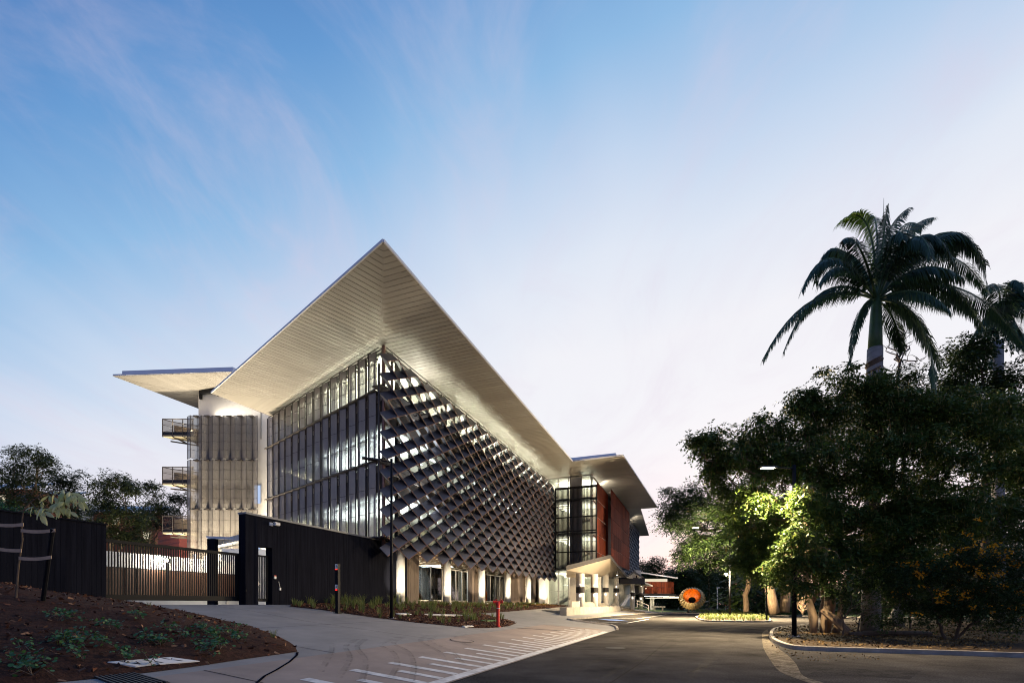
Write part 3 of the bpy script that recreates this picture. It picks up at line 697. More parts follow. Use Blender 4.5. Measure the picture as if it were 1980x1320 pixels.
# =================================================================== entrance wing with the stair lobby
EW = thing('entrance_wing', 'entrance wing with glazed stair lobby, black bar screen and red timber wall panels', 'building', ca(-16, 66, 1.0))
LC0, LC1, LA = -13.5, -19.6, 65.0                   # the glass front of the lobby faces the camera
def lw(c, z, a=LA): return ca(c, a, z)
cols_ = [-13.5, -14.9, -16.6, -18.1, -19.6]
for z0, z1 in ((1.2, 6.3), (6.45, 11.1), (11.25, 15.9), (16.05, ZS-.03)):
    for c0, c1_ in zip(cols_, cols_[1:]):
        if c0 == -14.9: continue
        window(lw(c1_+.02, 0), lw(c0-.02, 0), z0, z1, 1, -DV, fm='alu', fw=.09, par=EW, hb=[(z1-z0)*.42] if z0 < 5 else None)
    for a0, a1 in ((65.05, 66.0), ): window(ca(-13.5, a0), ca(-13.5, a1), z0, z1, 1, NV, fm='alu', par=EW)
mb = MB(); mb.box(ca(-16.5, 64.85, .9), NV*1.55, DV*.75, UP*18.1); mb.build('column', 'slab_conc', EW)
for z in (6.35, 11.15, 15.95):
    mb = MB(); mb.prism([ca(-13.6, 65.1, z-.14), ca(-19.6, 65.1, z-.14), ca(-19.6, 76, z-.14), ca(-13.6, 76, z-.14)], (0, 0, .24)); mb.build('floor_slab', 'slab_conc', EW)
mb = MB(); mb.prism([ca(-13.6, 65.2, ZS-.12), ca(-19.6, 65.2, ZS-.12), ca(-19.6, 76, ZS-.12), ca(-13.6, 76, ZS-.12)], (0, 0, .1)); mb.build('ceiling', 'ceiling_white', EW)
mb = MB(); mb.box(ca(-19.9, 72.5, 1), NV*6.3, DV*.3, UP*18); mb.build('back_wall', 'interior', EW)
mb = MB(); mb.box(ca(-20.0, 65.2, 1), NV*.3, DV*7.5, UP*18); mb.build('side_wall', 'interior', EW)
# zigzag stair behind the glass
for k, (zb, zt_) in enumerate(((1.3, 4.0), (4.0, 6.4), (6.4, 8.8), (8.8, 11.2), (11.2, 13.6), (13.6, 16.0))):
    s_ = 1 if k % 2 == 0 else -1; ca0, ca1 = (-19.3, -14.6) if s_ > 0 else (-14.6, -19.3); av = 67.0+(k % 2)*1.5
    mb = MB()
    for o in (0, 1.2): mb.bar(ca(ca0, av+o, zb), ca(ca1, av+o, zt_), .07, .34)
    st = mb.build('stair_flight', 'white_paint', EW); n = 14
    mb = MB()
    for i in range(n):
        f = (i+.5)/n; mb.box(ca(ca0+(ca1-ca0)*f-.2, av, zb+(zt_-zb)*f+.1), NV*.36, DV*1.2, UP*.06)
    mb.build('tread', 'slab_conc', st)
    mb = MB()
    for h in (.5, .95): mb.bar(ca(ca0, av-.05, zb+h+.2), ca(ca1, av-.05, zt_+h+.2), .04)
    mb.build('handrail', 'pale_rail', st)
for z, p in ((5.9, 700), (10.7, 700), (15.5, 650), (18.7, 650)):
    areax('lobby_light', ca(-16.3, 69.5, z-.6), UP, NV, 4.5, 4, p, (1, .95, .76))
    tb = MB()
    for j in range(3): tb.bar(ca(-18.8, 66.2+j*1.6, z-.02), ca(-17.0, 66.2+j*1.6, z-.02), .1, .06)
    tb.build('ceiling_light', 'lamp_warm', EW)
# black bar screen in front of the glass
mb = MB(); SA, SC0, SC1 = 64.0, -12.6, -18.3
for z in (6.35, 8.6, 11.1, 11.4, 13.3, 15.7, 17.2, 17.35): mb.box(ca(SC1, SA-.05, z-.04), NV*(SC0-SC1), DV*.12, UP*.15)
for c in (-12.6, -14.3, -16.5, -18.2): mb.bar(ca(c, SA, 6.3), ca(c, SA, 17.4), .15, .12, up=NV)
for z in (6.35, 11.15, 15.7): mb.box(ca(SC1, SA+.1, z-.05), NV*(SC0-SC1), DV*.75, UP*.05)
bs = mb.build('bar_screen', 'black_steel', EW)
mb = MB(); mb.bar(ca(0, 0, 6.35), ca(0, 0, 17.35), .055, .12, up=DV); me = mb.mesh('bar', 'black_steel', ca(0, 0, 0))
n = 34
for k in range(n): link('bar', me, bs, ca(SC1+(SC0-SC1)*k/(n-1), SA, 0))
# building behind the timber screens
mb = MB(); mb.prism([ca(-13.9, 73, 6.4), ca(-13.9, 92, 6.4), ca(-36, 92, 6.4), ca(-36, 73, 6.4)], (0, 0, ZS-6.45)); mb.build('wall', 'dark_steel', EW)
for z0, z1 in ((6.8, 8.6), (8.9, 10.9), (11.4, 13.2), (13.6, 15.7), (16.2, 18.2)):
    mb = MB(); mb.box(ca(-13.88, 73.2, z0), NV*.03, DV*4.2, UP*(z1-z0)); mb.build('window', 'lit_window', EW)
def timber_screen(c, a0, a1, z0, z1, nr, nc):
    fr = MB()
    for r in range(nr+1): fr.box(ca(c-.06, a0, z0+(z1-z0)*r/nr-.03), NV*.05, DV*(a1-a0), UP*.06)
    fr.box(ca(c-.5, a0+.3, z1-.6), NV*.45, DV*.2, UP*.2); fr.box(ca(c-.5, a1-.3, z1-.6), NV*.45, DV*.2, UP*.2)
    sc = fr.build('timber_screen', 'dark_steel', EW); w, h = (a1-a0)/nc, (z1-z0)/nr; p = MB(); n = 5
    for k in range(n): p.box(NV*(.0+.012*(k % 2))+DV*(w*k/n+.012), NV*.05, DV*(w/n-.024), UP*(h-.07))
    me = p.mesh('timber_panel', 'timber')
    for r in range(nr):
        for q in range(nc): link('timber_panel', me, sc, ca(c, a0+q*w, z0+r*h+.035))
timber_screen(-13.0, 66.05, 74.6, 6.3, 18.35, 5, 5)
timber_screen(-12.0, 71.7, 92.0, 7.8, 18.55, 5, 10)
# third block further along, same level roof
TB = thing('rear_wing', 'distant rear wing with pointed flat roof and strip of diamond sunscreen beyond the timber wall', 'building', ca(-18, 105, .5))
mb = MB(); mb.prism([ca(-14.5, 92.4, .5), ca(-14.5, 122, .5), ca(-36, 122, .5), ca(-36, 92.4, .5)], (0, 0, ZS-.6)); mb.build('wall', 'cream_wall', TB)
e = at(1255, 1035, 17.5*F/132); ee = e.x*DX+e.y*DY
mb = MB(); mb.prism([ca(-9.9, 91.6, ZS), ca(e.x*NX+e.y*NY, ee, ZS), ca(-34, ee, ZS), ca(-34, 91.6, ZS)], (0, 0, .3)); mb.build('roof', 'soffit', TB)
fr = MB(); fr.box(ca(-14.2, 93, 6), NV*.1, DV*24, UP*.2); ds = fr.build('sunscreen', 'dark_steel', TB); rest = MB()
for i in range(0, 20):
    for j in range(0, 20):
        if (i+j) % 2 == 0:
            o_ = ca(-12.9, 93+i*STEP, 6.2+j*HH)
            for me in (fa, fd): rest.add([o_+v.co for v in me.vertices], [tuple(p.vertices) for p in me.polygons])
setp(rest.build('fin', 'fin_slate', ds), kind='stuff')
area('rear_roof_light', ca(-13.6, 104, 18.4), (.8, 0, .6), 12, .3, 160, (1, .87, .65))
area('wing_roof_light', ca(-13.2, 70, 18.55), (.9, .2, .4), 3, .3, 130, (1, .87, .65))
# =================================================================== porch
PC = thing('porch', 'folded cream porch canopy with dark edge on lit round columns beside the entrance', 'porch', ca(-12, 55, .9))
cbase = [at(1122, 1175, 52.6), at(1149.5, 1175, 60.0), at(1171, 1173.5, 69.5), at(1191.5, 1172, 77.5), at(1223, 1168, 86), at(1239.5, 1167, 93)]
ctop = [4.66, 5.05, 5.6, 5.95, 5.0, 4.9]
rad = [.45, .45, .43, .43, .42, .42]
Fz = [at(1095, 1110, 39.3), at(1180, 1079, 58.9), at(1212, 1116.5, 72.6), at(1226, 1107, 80.8), at(1247, 1120, 97)]
Fz[0] = at(1095, 1102, 46.5); Bz = [at(1095, 1116, 55), at(1180, 1114.5, 75), at(1212, 1116.7, 80), at(1232, 1119, 90), at(1250, 1121, 105)]
for i in range(4):                                  # each fold is a plate
    mb = MB(); a_, b_, c_, d_ = Fz[i], Fz[i+1], Bz[i+1], Bz[i]; th = UP*(.42 if i < 2 else .34)
    if i == 0: b_ = b_; th = UP*.45
    vs = [a_, b_, c_, d_]; mb.add(vs, [(0, 1, 2), (0, 2, 3)], 0); mb.add([v+th for v in vs], [(0, 1, 2), (0, 2, 3)], 1)
    mb.add([a_, b_, b_+th, a_+th], [(0, 1, 2, 3)], 1); mb.add([b_, c_, c_+th, b_+th], [(0, 1, 2, 3)], 1); mb.add([d_, a_, a_+th, d_+th], [(0, 1, 2, 3)], 0 if i == 0 else 1); mb.add([c_, d_, d_+th, c_+th], [(0, 1, 2, 3)], 1)
    mb.build('canopy_plate', ['canopy_soffit', 'dark_fascia'], PC)
# deep beam over the steps and a lower slab beyond it
mb = MB(); a_, b_ = at(1199, 1127, 80), at(1247, 1127, 84); mb.box(zed(a_, a_.z), b_-a_-UP*(b_-a_).z, Vector((0, 1, 0)), UP*1.05); mb.build('beam', 'dark_fascia', PC)
mb = MB(); mb.prism([at(1200, 1128, 82), at(1247, 1127.5, 85), at(1262, 1133.5, 92), at(1205, 1130.5, 97)], (0, 0, .3)); mb.build('lower_slab', ['canopy_soffit'], PC)
for i, (p, zt_) in enumerate(zip(cbase, ctop)):
    b_ = Vector((p.x, p.y, .6)); mb = MB(); mb.tube([b_, zed(p, zt_+.25)], rad[i], 24); mb.build('column', 'column_conc', PC, smooth=True)
    out = (Vector((0, 0, 0))-Vector((p.x, p.y, 0))).normalized(); zm = (zt_+.9)/2+.35
    mb = MB(); mb.cbox(zed(p, zm)+out*(rad[i]+.10), .16, .16, .62, (1, 0, 0), (0, 1, 0)); mb.tube([zed(p, zm-.32), zed(p, zm+.32)], rad[i]+.02, 24); mb.build('wall_lamp', 'dark_fascia', PC)
    for s_ in (1, -1):
        o = zed(p, zm+s_*.36)+out*(rad[i]+.11); spot('column_lamp', o, (-out*(.25 if s_ > 0 else .24)+UP*s_), 160, 58 if s_ > 0 else 66, .3, (1, .93, .82), .03)
for (x, y, Y) in ((1193, 1109, 62), (1216, 1113, 76), (1231, 1116, 84), (1240, 1131, 86), (1249, 1136, 90)):
    p = at(x, y, Y); mb = MB(); mb.tube([p+UP*.35, p-UP*.1], .13, 10); l_ = mb.build('downlight', 'black_steel', PC); mb = MB(); mb.tube([p-UP*.11, p-UP*.15], .11, 10); mb.build('lens', 'lamp_warm', l_)
    spot('porch_downlight', p-UP*.2, (0, 0, -1), 600, 110, .6, (1, .86, .62), .08)
# entrance wall behind the columns, glass doors in it
EN = ca(-15.6, 56, .95)
mb = MB()
for a0, a1 in ((57.0, 61.5), (64.2, 68.5), (71.0, 78)): mb.box(ca(-15.8, a0+9, .9), NV*.2, DV*(a1-a0), UP*5.2)
mb.build('ground_wall', 'cream_wall', EW)
for a0, a1 in ((61.5, 64.2), (68.5, 71.0), (78, 82)): window(ca(-15.7, a0+9.02), ca(-15.7, a1+8.98), 1.1, 5.6, 2, NV, gm='glass', fm='alu', par=EW)
mb = MB(); mb.prism([ca(-19.6, 65.3, .9), ca(-11.2, 65.3, .9), ca(-11.2, 100, .9), ca(-19.6, 100, .9)], (0, 0, .12)); mb.build('ground_floor', 'wall_conc', EW)
mb = MB(); mb.box(ca(-19.5, 72.5, 1), NV*.2, DV*22, UP*5.2); mb.build('foyer_wall', 'interior', EW)
areax('foyer_light', ca(-17.6, 80, 5.6), -UP, DV, 20, 2, 800, (1, .93, .74))
# terrace, seat wall, benches
TR = ca(-11.4, 48, .55)
mb = MB(); mb.prism([ca(-14.4, 45.5, .3), ca(-10.95, 41.5, .3), ca(-10.95, 82, .3), ca(-14.4, 82, .3)], (0, 0, .72)); one('porch_terrace', mb, 'wall_conc', 'raised concrete terrace carrying the lit porch columns', 'terrace', TR, kind='structure')
sw = thing('seat_wall', 'long low concrete seat wall along the front of the porch', 'wall', ca(-10.7, 55, .5)); mb = MB()
a = 40.3; mb = MB(); mb.box(ca(-11.1, 40.25, .2), NV*.57, DV*.05, UP*1.05); mb.build('end_face', 'wall_conc', sw)
while a < 70:
    L_ = min(2.4, 70.4-a); mb = MB(); mb.box(ca(-11.07, a, .2), NV*.57, DV*(L_-.02), UP*(1.1)); mb.build('panel', 'wall_conc', sw, bevel=.015); a += 2.4
for k, (x0_, x1_, yt) in enumerate(((1106, 1121, 1161), (1130, 1150, 1162.5), (1158, 1174, 1164.5), (1181, 1194, 1166))):
    Y = (51, 58.5, 67.5, 75)[k]; p, q = at(x0_, 1172, Y), at(x1_, 1172, Y+1); mb = MB(); h = (at(x0_, yt, Y).z-1.0)
    u_ = q-p; u_.z = 0; pr = [zed(p, .95), zed(q, .95), zed(q, .95+h*.72), zed(p+u_*.86, .95+h*.93), zed(p+u_*.62, .95+h), zed(p, .95+h)]
    mb.prism(pr, (.25, .7, 0)); one('curved_bench', mb, 'wall_conc', ('curved concrete bench block left of the porch column nearest the glass lobby', 'curved concrete bench block between the first and second porch columns', 'curved concrete bench block between the second and third porch columns', 'curved concrete bench block before the fourth porch column, by the steps')[k], 'bench', zed(p, .95), group='concrete benches between the porch columns')
sp = thing('entrance_steps', 'broad lit concrete steps rising to the porch', 'steps', at(1215, 1183, 72)); p0 = at(1193, 1183, 71); p1 = at(1248, 1184, 71)
for k in range(5): mb = MB(); z = .5+k*.15; f = k*1.4; mb.prism([Vector((p0.x-.5+f*.1, p0.y+f, z-.3)), Vector((p1.x-f*.35, p1.y+f, z-.3)), Vector((p1.x-f*.35, p1.y+f+8, z-.3)), Vector((p0.x+f*.1, p0.y+f+8, z-.3))], (0, 0, .3+.001*k)); mb.build('step', 'gutter_conc', sp)
mb = MB()
for (x, y0_, y1_) in ((1232, 1160, 1173), (1254, 1170, 1180)): mb.bar(at(x, y0_, 72), at(x, y1_+1, 72), .09)
mb.bar(at(1232, 1160, 72), at(1254, 1170, 72), .12); mb.bar(at(1232, 1166, 72), at(1254, 1176, 72), .06); one('stair_rail', mb, 'pale_rail', 'pale metal handrail slanting beside the porch steps', 'handrail', at(1243, 1182, 72))
mb = MB(); mb.prism([at(1200, 1171, 82), at(1207, 1171, 82), at(1219, 1154, 84), at(1219, 1148, 84), at(1214, 1149, 84)], (0, 1.2, 0)); one('stair_ramp', mb, 'white_paint', 'bright white stair string rising under the porch roof', 'stair', at(1207, 1172, 82))
# =================================================================== boundary walls, gates
WC = -20.1
def clad_wall(name, label, a0, a1, ztop, zb0, openings=(), m='black_clad', cap='coping_metal', th=.42, capz=.05):
    t = thing(name, label, 'wall', ca(WC, (a0+a1)/2, zb0)); segs = []; a = a0
    for (o0, o1, oz) in openings:
        segs.append((a, o0, zb0)); segs.append((o0, o1, oz)); a = o1
    segs.append((a, a1, zb0))
    for (s0, s1, zb) in segs:
        mb = MB(); mb.box(ca(WC-th, s0, zb-.2 if zb == zb0 else zb), NV*th, DV*(s1-s0), UP*(ztop-zb+(.2 if zb == zb0 else 0))); c_ = mb.build('core', m, t)
        n = max(1, int((s1-s0)/.15)); w = (s1-s0)/n
        mm = {}
        for i in range(n):
            pr = .014+.003*((i*5) % 4)
            if pr not in mm:
                b_ = MB(); b_.box(DV*.002, NV*pr, DV*(w-.004), UP*(ztop-zb-.02)); mm[pr] = b_.mesh('board', m)
            link('board', mm[pr], c_, ca(WC+.002, s0+i*w, zb+.01))
    mb = MB(); mb.box(ca(WC-th-.03, a0-.03, ztop), NV*(th+.10), DV*(a1-a0+.06), UP*capz); mb.build('coping', cap, t); return t
wl1 = clad_wall('entry_wall', 'tall black boarded wall with pale coping and gate opening, running to the building', 16.9, 30.6, 5.88, 1.5, [(17.62, 18.45, 4.42)], capz=.09)
wl2 = clad_wall('boundary_wall', 'plain black boarded wall behind the mulch bank, left of the sliding gate', 1.5, 11.1, 4.46, 1.5, cap='black_clad')
for k in range(3): 
    pass
sg = thing('sliding_gate', 'wide black sliding gate of upright slats between the two black walls', 'gate', ca(-20.45, 14, 1.62))
mb = MB(); gA0, gA1 = 11.12, 16.92
mb.box(ca(-20.62, gA0, 3.9), NV*.1, DV*(gA1-gA0), UP*.12); mb.box(ca(-20.62, gA0, 1.74), NV*.1, DV*(gA1-gA0), UP*.22)
mb.box(ca(-20.62, gA1-.12, 1.74), NV*.1, DV*.12, UP*2.2); mb.build('gate_frame', 'black_steel', sg)
mb = MB(); mb.box(ca(-20.60, 0, 1.8), NV*.025, DV*.045, UP*2.15); me = mb.mesh('slat', 'black_steel', ca(0, 0, 0))
n = int((gA1-gA0-.1)/.1)
for k in range(n): link('slat', me, sg, ca(0, gA0+.02+k*.1, 0))
for a in (11.6, 16.3): mb = MB(); mb.tube([ca(-20.53, a, 1.66)-NV*.03, ca(-20.53, a, 1.66)+NV*.03], .07, 12); mb.build('wheel', 'alu', sg)
pg = thing('pedestrian_gate', 'narrow black slatted gate in the opening of the tall wall', 'gate', ca(-20.3, 18, 1.62)); mb = MB()
mb.box(ca(-20.4, 17.64, 3.95), NV*.08, DV*.8, UP*.08); mb.box(ca(-20.4, 17.64, 1.72), NV*.08, DV*.8, UP*.16); mb.box(ca(-20.4, 18.34, 1.72), NV*.08, DV*.1, UP*2.3); mb.box(ca(-20.4, 17.64, 1.72), NV*.08, DV*.06, UP*2.3); mb.build('gate_frame', 'black_steel', pg)
mb = MB(); mb.box(ca(-20.38, 0, 1.8), NV*.03, DV*.045, UP*2.15); me = mb.mesh('slat', 'black_steel', ca(0, 0, 0))
for k in range(7): link('slat', me, pg, ca(0, 17.74+k*.092, 0))
mb = MB(); mb.box(ca(-20.32, 17.70, 2.5), NV*.06, DV*.10, UP*.22); lk = mb.build('lock_box', 'alu', pg); mb = MB(); mb.bar(ca(-20.24, 17.74, 2.6), ca(-20.24, 17.88, 2.6), .03); mb.build('handle', 'alu', lk)
def onwall(px, py, off=.06): 
    t = (px-PX0)/F; Y = -(WC+off)/(-(t*NX+NY)); Y = (WC+off)/(t*NX+NY); return at(px, py, Y)
p = onwall(535, 1013, .30); cm = thing('security_camera', 'small white security camera on the black wall near its top', 'camera', p)
mb = MB(); mb.tube([p-DV*.12, p+DV*.16], .075, 12); mb.cbox(p+UP*.08, .12, .34, .02, NV, DV); mb.build('body', 'plastic_white', cm)
mb = MB(); mb.tube([p+DV*.161, p+DV*.175], .055, 12); mb.build('lens', 'black', cm); mb = MB(); mb.bar(p, p-NV*.27, .05); mb.cbox(p-NV*.26-DV*.12, .08, .2, .16, NV, DV); mb.build('bracket', 'plastic_white', cm)
p = onwall(532, 1115, .05); t = thing('call_button', 'small white box with red top on the wall beside the narrow gate', 'switch', p); mb = MB(); mb.cbox(p-UP*.03, .05, .11, .12, NV, DV); mb.build('box', 'plastic_white', t); mb = MB(); mb.cbox(p+UP*.06, .05, .11, .06, NV, DV); mb.build('button', 'red_paint', t)
p = onwall(541.5, 1138, .05); mb = MB(); mb.cbox(p, .06, .09, .13, NV, DV); mb.bar(p+UP*.07, p+UP*.38-DV*.08, .015); one('socket_box', mb, 'plastic_white', 'little white socket box low on the black wall', 'socket', p)
p = onwall(475, 1141, .1); mb = MB(); mb.cbox(p, .07, .05, .12, NV, DV); one('gate_sensor', mb, 'black_steel', 'small dark sensor on the wall end beside the sliding gate', 'sensor', p)
# =================================================================== service yard behind the gate
YW = thing('yard_fence', 'yard wall with white boards above brown timber, seen through the sliding gate', 'fence', ca(-28, 18, 1.55))
mb = MB(); mb.box(ca(-28.25, 9, 1.4), NV*.1, DV*14.2, UP*2.9); mb.build('backing', 'dark_steel', YW)
mb = MB(); mb.box(ca(-28.15, 9, 1.4), NV*.35, DV*14.2, UP*.40); mb.build('lit_ground_strip', 'white_board', YW)  # added white strip, stands in for bright lit yard concrete under the gate
for k in range(12):
    a0 = 9+k*1.18; mb = MB(); mb.box(ca(-28.1, a0, 3.52), NV*.06, DV*1.16, UP*.78); mb.build('white_board', 'white_board', YW)
    for q in range(4): mb = MB(); mb.box(ca(-28.1, a0+q*.295, 1.5), NV*(.05+.02*(q % 2)), DV*.28, UP*1.98); mb.build('timber_board', 'fence_timber', YW)
p = at(320, 1083, 27.2); t = thing('yard_floodlight', 'bright floodlight shining behind the sliding gate', 'floodlight', p); mb = MB(); mb.cbox(p+Vector((0, .08, 0)), .34, .1, .24); mb.bar(p+Vector((0, .1, -.1)), Vector((p.x, p.y+.1, 1.6)), .07); mb.build('housing', 'black_steel', t); mb = MB(); mb.cbox(p, .26, .02, .16); mb.build('lens', 'lamp_street', t)
point('yard_flood', p+Vector((0, -.3, 0)), 750, (1, .9, .72), .12)
# yard shelter
t = thing('yard_shelter', 'low shelter with pale sloping roof edge and dark post behind the gate', 'shelter', at(445, 1165, 29))
ps = [at(412, 1052, 27), at(476, 1037, 27), at(482, 1049, 31), at(425, 1061, 31)]; mb = MB(); mb.prism(ps, (0, 0, .14)); rf = mb.build('roof', 'cream_wall', t)
for k in range(6):
    f0, f1 = k/6+.01, (k+1)/6-.01; mb = MB(); a_, b_ = ps[0].lerp(ps[1], f0), ps[0].lerp(ps[1], f1); mb.prism([a_+UP*-.12, b_+UP*-.12, b_+UP*.2, a_+UP*.2], (0, -.05, 0)); mb.build('fascia_panel', 'cream_wall', rf)
mb = MB(); q = at(404, 1041, 26.5); mb.box((q.x-.1, q.y, 1.5), (.42, 0, 0), (0, .3, 0), (0, 0, q.z-1.5)); mb.build('post', 'black_clad', t)
mb = MB(); q = at(404, 1040, 26.45); mb.box((q.x-.15, q.y, q.z), (2.9, 1.2, 0), (-.1, .7, 0), (0, 0, .12)); mb.build('coping', 'roof_metal', t)
mb = MB(); q = at(428, 1165, 33); mb.box((q.x, q.y, 1.5), (6.6, 1.5, 0), (0, .2, 0), (0, 0, 3.9)); mb.build('wall', 'white_paint', t)
for x in (409, 414, 419):
    q = at(x, 1070, 29); mb = MB(); mb.cbox(q, .16, .16, .05); mb.build('downlight', 'lamp_street', t)
point('shelter_light', at(414, 1073, 28.6), 420, (1, .92, .78), .15)
area('yard_uplight', (-27.9, TY-2.6, 1.8), (0, .42, .9), 8, .5, 11000, (1, .84, .58))
area('yard_uplight', (-24.5, TY-3.0, 4.9), (.1, .4, 1), 3, .5, 700, (1, .84, .58))
mb = MB(); q = at(377, 1165, 30); mb.tube([zed(q, 1.5), zed(q, 4.7)], .09, 10); one('yard_post', mb, 'white_paint', 'slim white post behind the gate slats', 'post', zed(q, 1.5))
# =================================================================== distant buildings on the left
t = thing('red_shed', 'red corrugated shed beyond the gate under the lowest balcony', 'shed', at(328, 1100, 62)); a_, b_ = at(306, 1030, 62), at(347, 1027, 58)
mb = MB(); mb.prism([zed(a_, 1.5), zed(b_, 1.5), b_, a_], (2, 8, 0)); mb.build('wall', 'shed_red', t)
for k in range(9): mb = MB(); z0 = a_.z-.25-k*.62; mb.prism([zed(a_, z0)-Vector((0, .02, 0)), zed(b_, z0)-Vector((0, .02, 0)), zed(b_, z0+.32)-Vector((0, .08, 0)), zed(a_, z0+.32)-Vector((0, .08, 0))], (.03, .06, 0)); mb.build('cladding_board', 'shed_red', t)
def far_house(px0, px1, ytop, Y, wall, label, lit=True):
    a_, b_ = at(px0, ytop, Y), at(px1, ytop, Y); h = a_.z-1.4; t = thing('house', label, 'house', zed((a_+b_)/2, 1.4), 'houses beyond the trees')
    mb = MB(); mb.box(zed(a_, 1.4), b_-a_, (0, 9, 0), UP*h); mb.build('wall', wall, t)
    w = b_.x-a_.x; mb = MB(); mb.prism([a_+Vector((-.6, -.7, 0)), b_+Vector((.6, -.7, 0)), b_+Vector((.6, 4.5, 2.0)), a_+Vector((-.6, 4.5, 2.0))], (0, 0, .15)); mb.build('roof', 'roof_metal', t)
    n = max(2, int(w/3))
    for k in range(n):
        for z in ([a_.z-2.4, a_.z-5.4] if h > 6 else [a_.z-2.4]):
            mb = MB(); mb.box((a_.x+w*(k+.25)/n, Y-.06, z), (w/n*.5, 0, 0), (0, .05, 0), (0, 0, 1.4)); mb.build('window', 'lit_window' if lit and (k % 2 == 0) else 'glass_dark', t)
far_house(-20, 62, 945, 85, 'brick_orange', 'orange brick house with pale roof glimpsed through the tallest left tree')
far_house(66, 128, 962, 92, 'cream_wall', 'cream house with lit windows glimpsed behind the slim trees')
far_house(150, 300, 990, 98, 'brick_orange', 'long orange house glimpsed low behind the leafy trees')
# =================================================================== street lamps and furniture
def lamp_post(base, ztop, arm, label, lit=None, name='street_lamp', r=.075, heads=1):
    t = thing(name, label, 'street lamp', base, 'street lamps along the road'); mb = MB()
    mb.tube([base-UP*.1, zed(base, ztop+.15)], [r, r*.72], 12); mb.build('pole', 'black_steel', t, smooth=True)
    mb = MB(); mb.cbox(base+UP*.02, .36, .36, .05); 
    for sx in (-1, 1):
        for sy in (-1, 1): mb.tube([base+Vector((sx*.13, sy*.13, .04)), base+Vector((sx*.13, sy*.13, .10))], .02, 6)
    mb.build('base_plate', 'alu', t)
    for k in range(heads):
        d = Vector(arm[k]); L_ = d.length; d = d.normalized(); sd = Vector((-d.y, d.x, 0)); tp = zed(base, ztop)
        mb = MB(); mb.bar(tp, tp+d*(L_-.30), .06, .06); mb.build('arm', 'black_steel', t)
        h = tp+d*(L_-.05); up_ = d.cross(sd); mb = MB(); w = .17
        a_, b_ = h-d*.42, h+d*.42
        mb.add([a_-sd*w*.5-UP*.03, a_+sd*w*.5-UP*.03, b_+sd*w-UP*.03, b_-sd*w-UP*.03, a_-sd*w*.4+UP*.07, a_+sd*w*.4+UP*.07, b_+sd*w*.8+UP*.03, b_-sd*w*.8+UP*.03],
               [(0, 1, 2, 3), (4, 5, 6, 7), (0, 1, 5, 4), (1, 2, 6, 5), (2, 3, 7, 6), (3, 0, 4, 7)])
        hd = mb.build('lamp_head', 'dark_steel', t, bevel=.012)
        mb = MB(); mb.box(h-d*.25-sd*w*.6-UP*.036, d*.58, sd*w*1.2, UP*-.012); mb.build('lens', 'lamp_street' if lit else 'glass_rail', hd)
        if lit: spot('street_light', h+d*.1-UP*.12, (d.x*.38, d.y*.38+.12, -1), lit, 160, .6, (1, .77, .46), .16)
    return t
lpA = gp(757, 1196.5); zA = CZ+(1167-893)/F*lpA.y
lamp_post(lpA, zA, [at(716, 887, lpA.y-.35)-zed(lpA, zA)], 'unlit black street lamp in the planting bed before the diamond sunscreen')
lpB = Vector((12.78, 21.9, .1)); zB = CZ+(1167-905)/F*21.9
lamp_post(lpB, zB, [at(1484, 903, 21.6)-zed(lpB, zB)], 'lit street lamp on the near kerb among the pod tree branches', 15000, r=.105)
lpC = gp(1411, 1196.3); zC = CZ+(1167-1019)/F*lpC.y
tC = lamp_post(lpC, zC, [at(1345, 1019, lpC.y-1)-zed(lpC, zC), at(1458, 1017, lpC.y+1)-zed(lpC, zC)], 'tall lit street lamp with two arms on the grassy traffic island', 42000, r=.10, heads=2)
p = at(1403, 1110, lpC.y-.4); mb = MB(); mb.cbox(p, .34, .3, .2); mb.bar(p, Vector((lpC.x, lpC.y, p.z)), .06); fl_ = mb.build('floodlight', 'black_steel', tC); mb = MB(); mb.tube([p+Vector((0, -.155, 0)), p+Vector((0, -.175, 0))], .15, 12); mb.build('lens', 'lamp_street', fl_)
point('island_flood', p+Vector((-.1, -.5, -.1)), 26000, (1, .77, .46), .15)
q = at(1387, 1177, 105); t = thing('path_lamp', 'slim white path lamp on the far lawn', 'lamp', q); mb = MB(); mb.tube([q, at(1387, 1135, 105)], .12, 8); mb.build('pole', 'white_paint', t); mb = MB(); mb.box(at(1386.5, 1136.5, 105), (.65, 0, 0), (0, .3, 0), (0, 0, .2)); mb.build('lamp_head', 'white_paint', t)
for (x, y, Y, lb) in ((1371, 1071, 70, 'small lit lamp glimpsed low between the far branches'), (1482, 1014, 44, 'small lit lamp deep inside the bright foliage')):
    q = at(x, y, Y); t = thing('far_lamp', lb, 'street lamp', zed(q, 0)); mb = MB(); mb.tube([zed(q, 0), q+UP*.1], .06, 8); mb.build('pole', 'black_steel', t); mb = MB(); mb.cbox(q, .5, .3, .1); mb.build('lens', 'lamp_street', t)
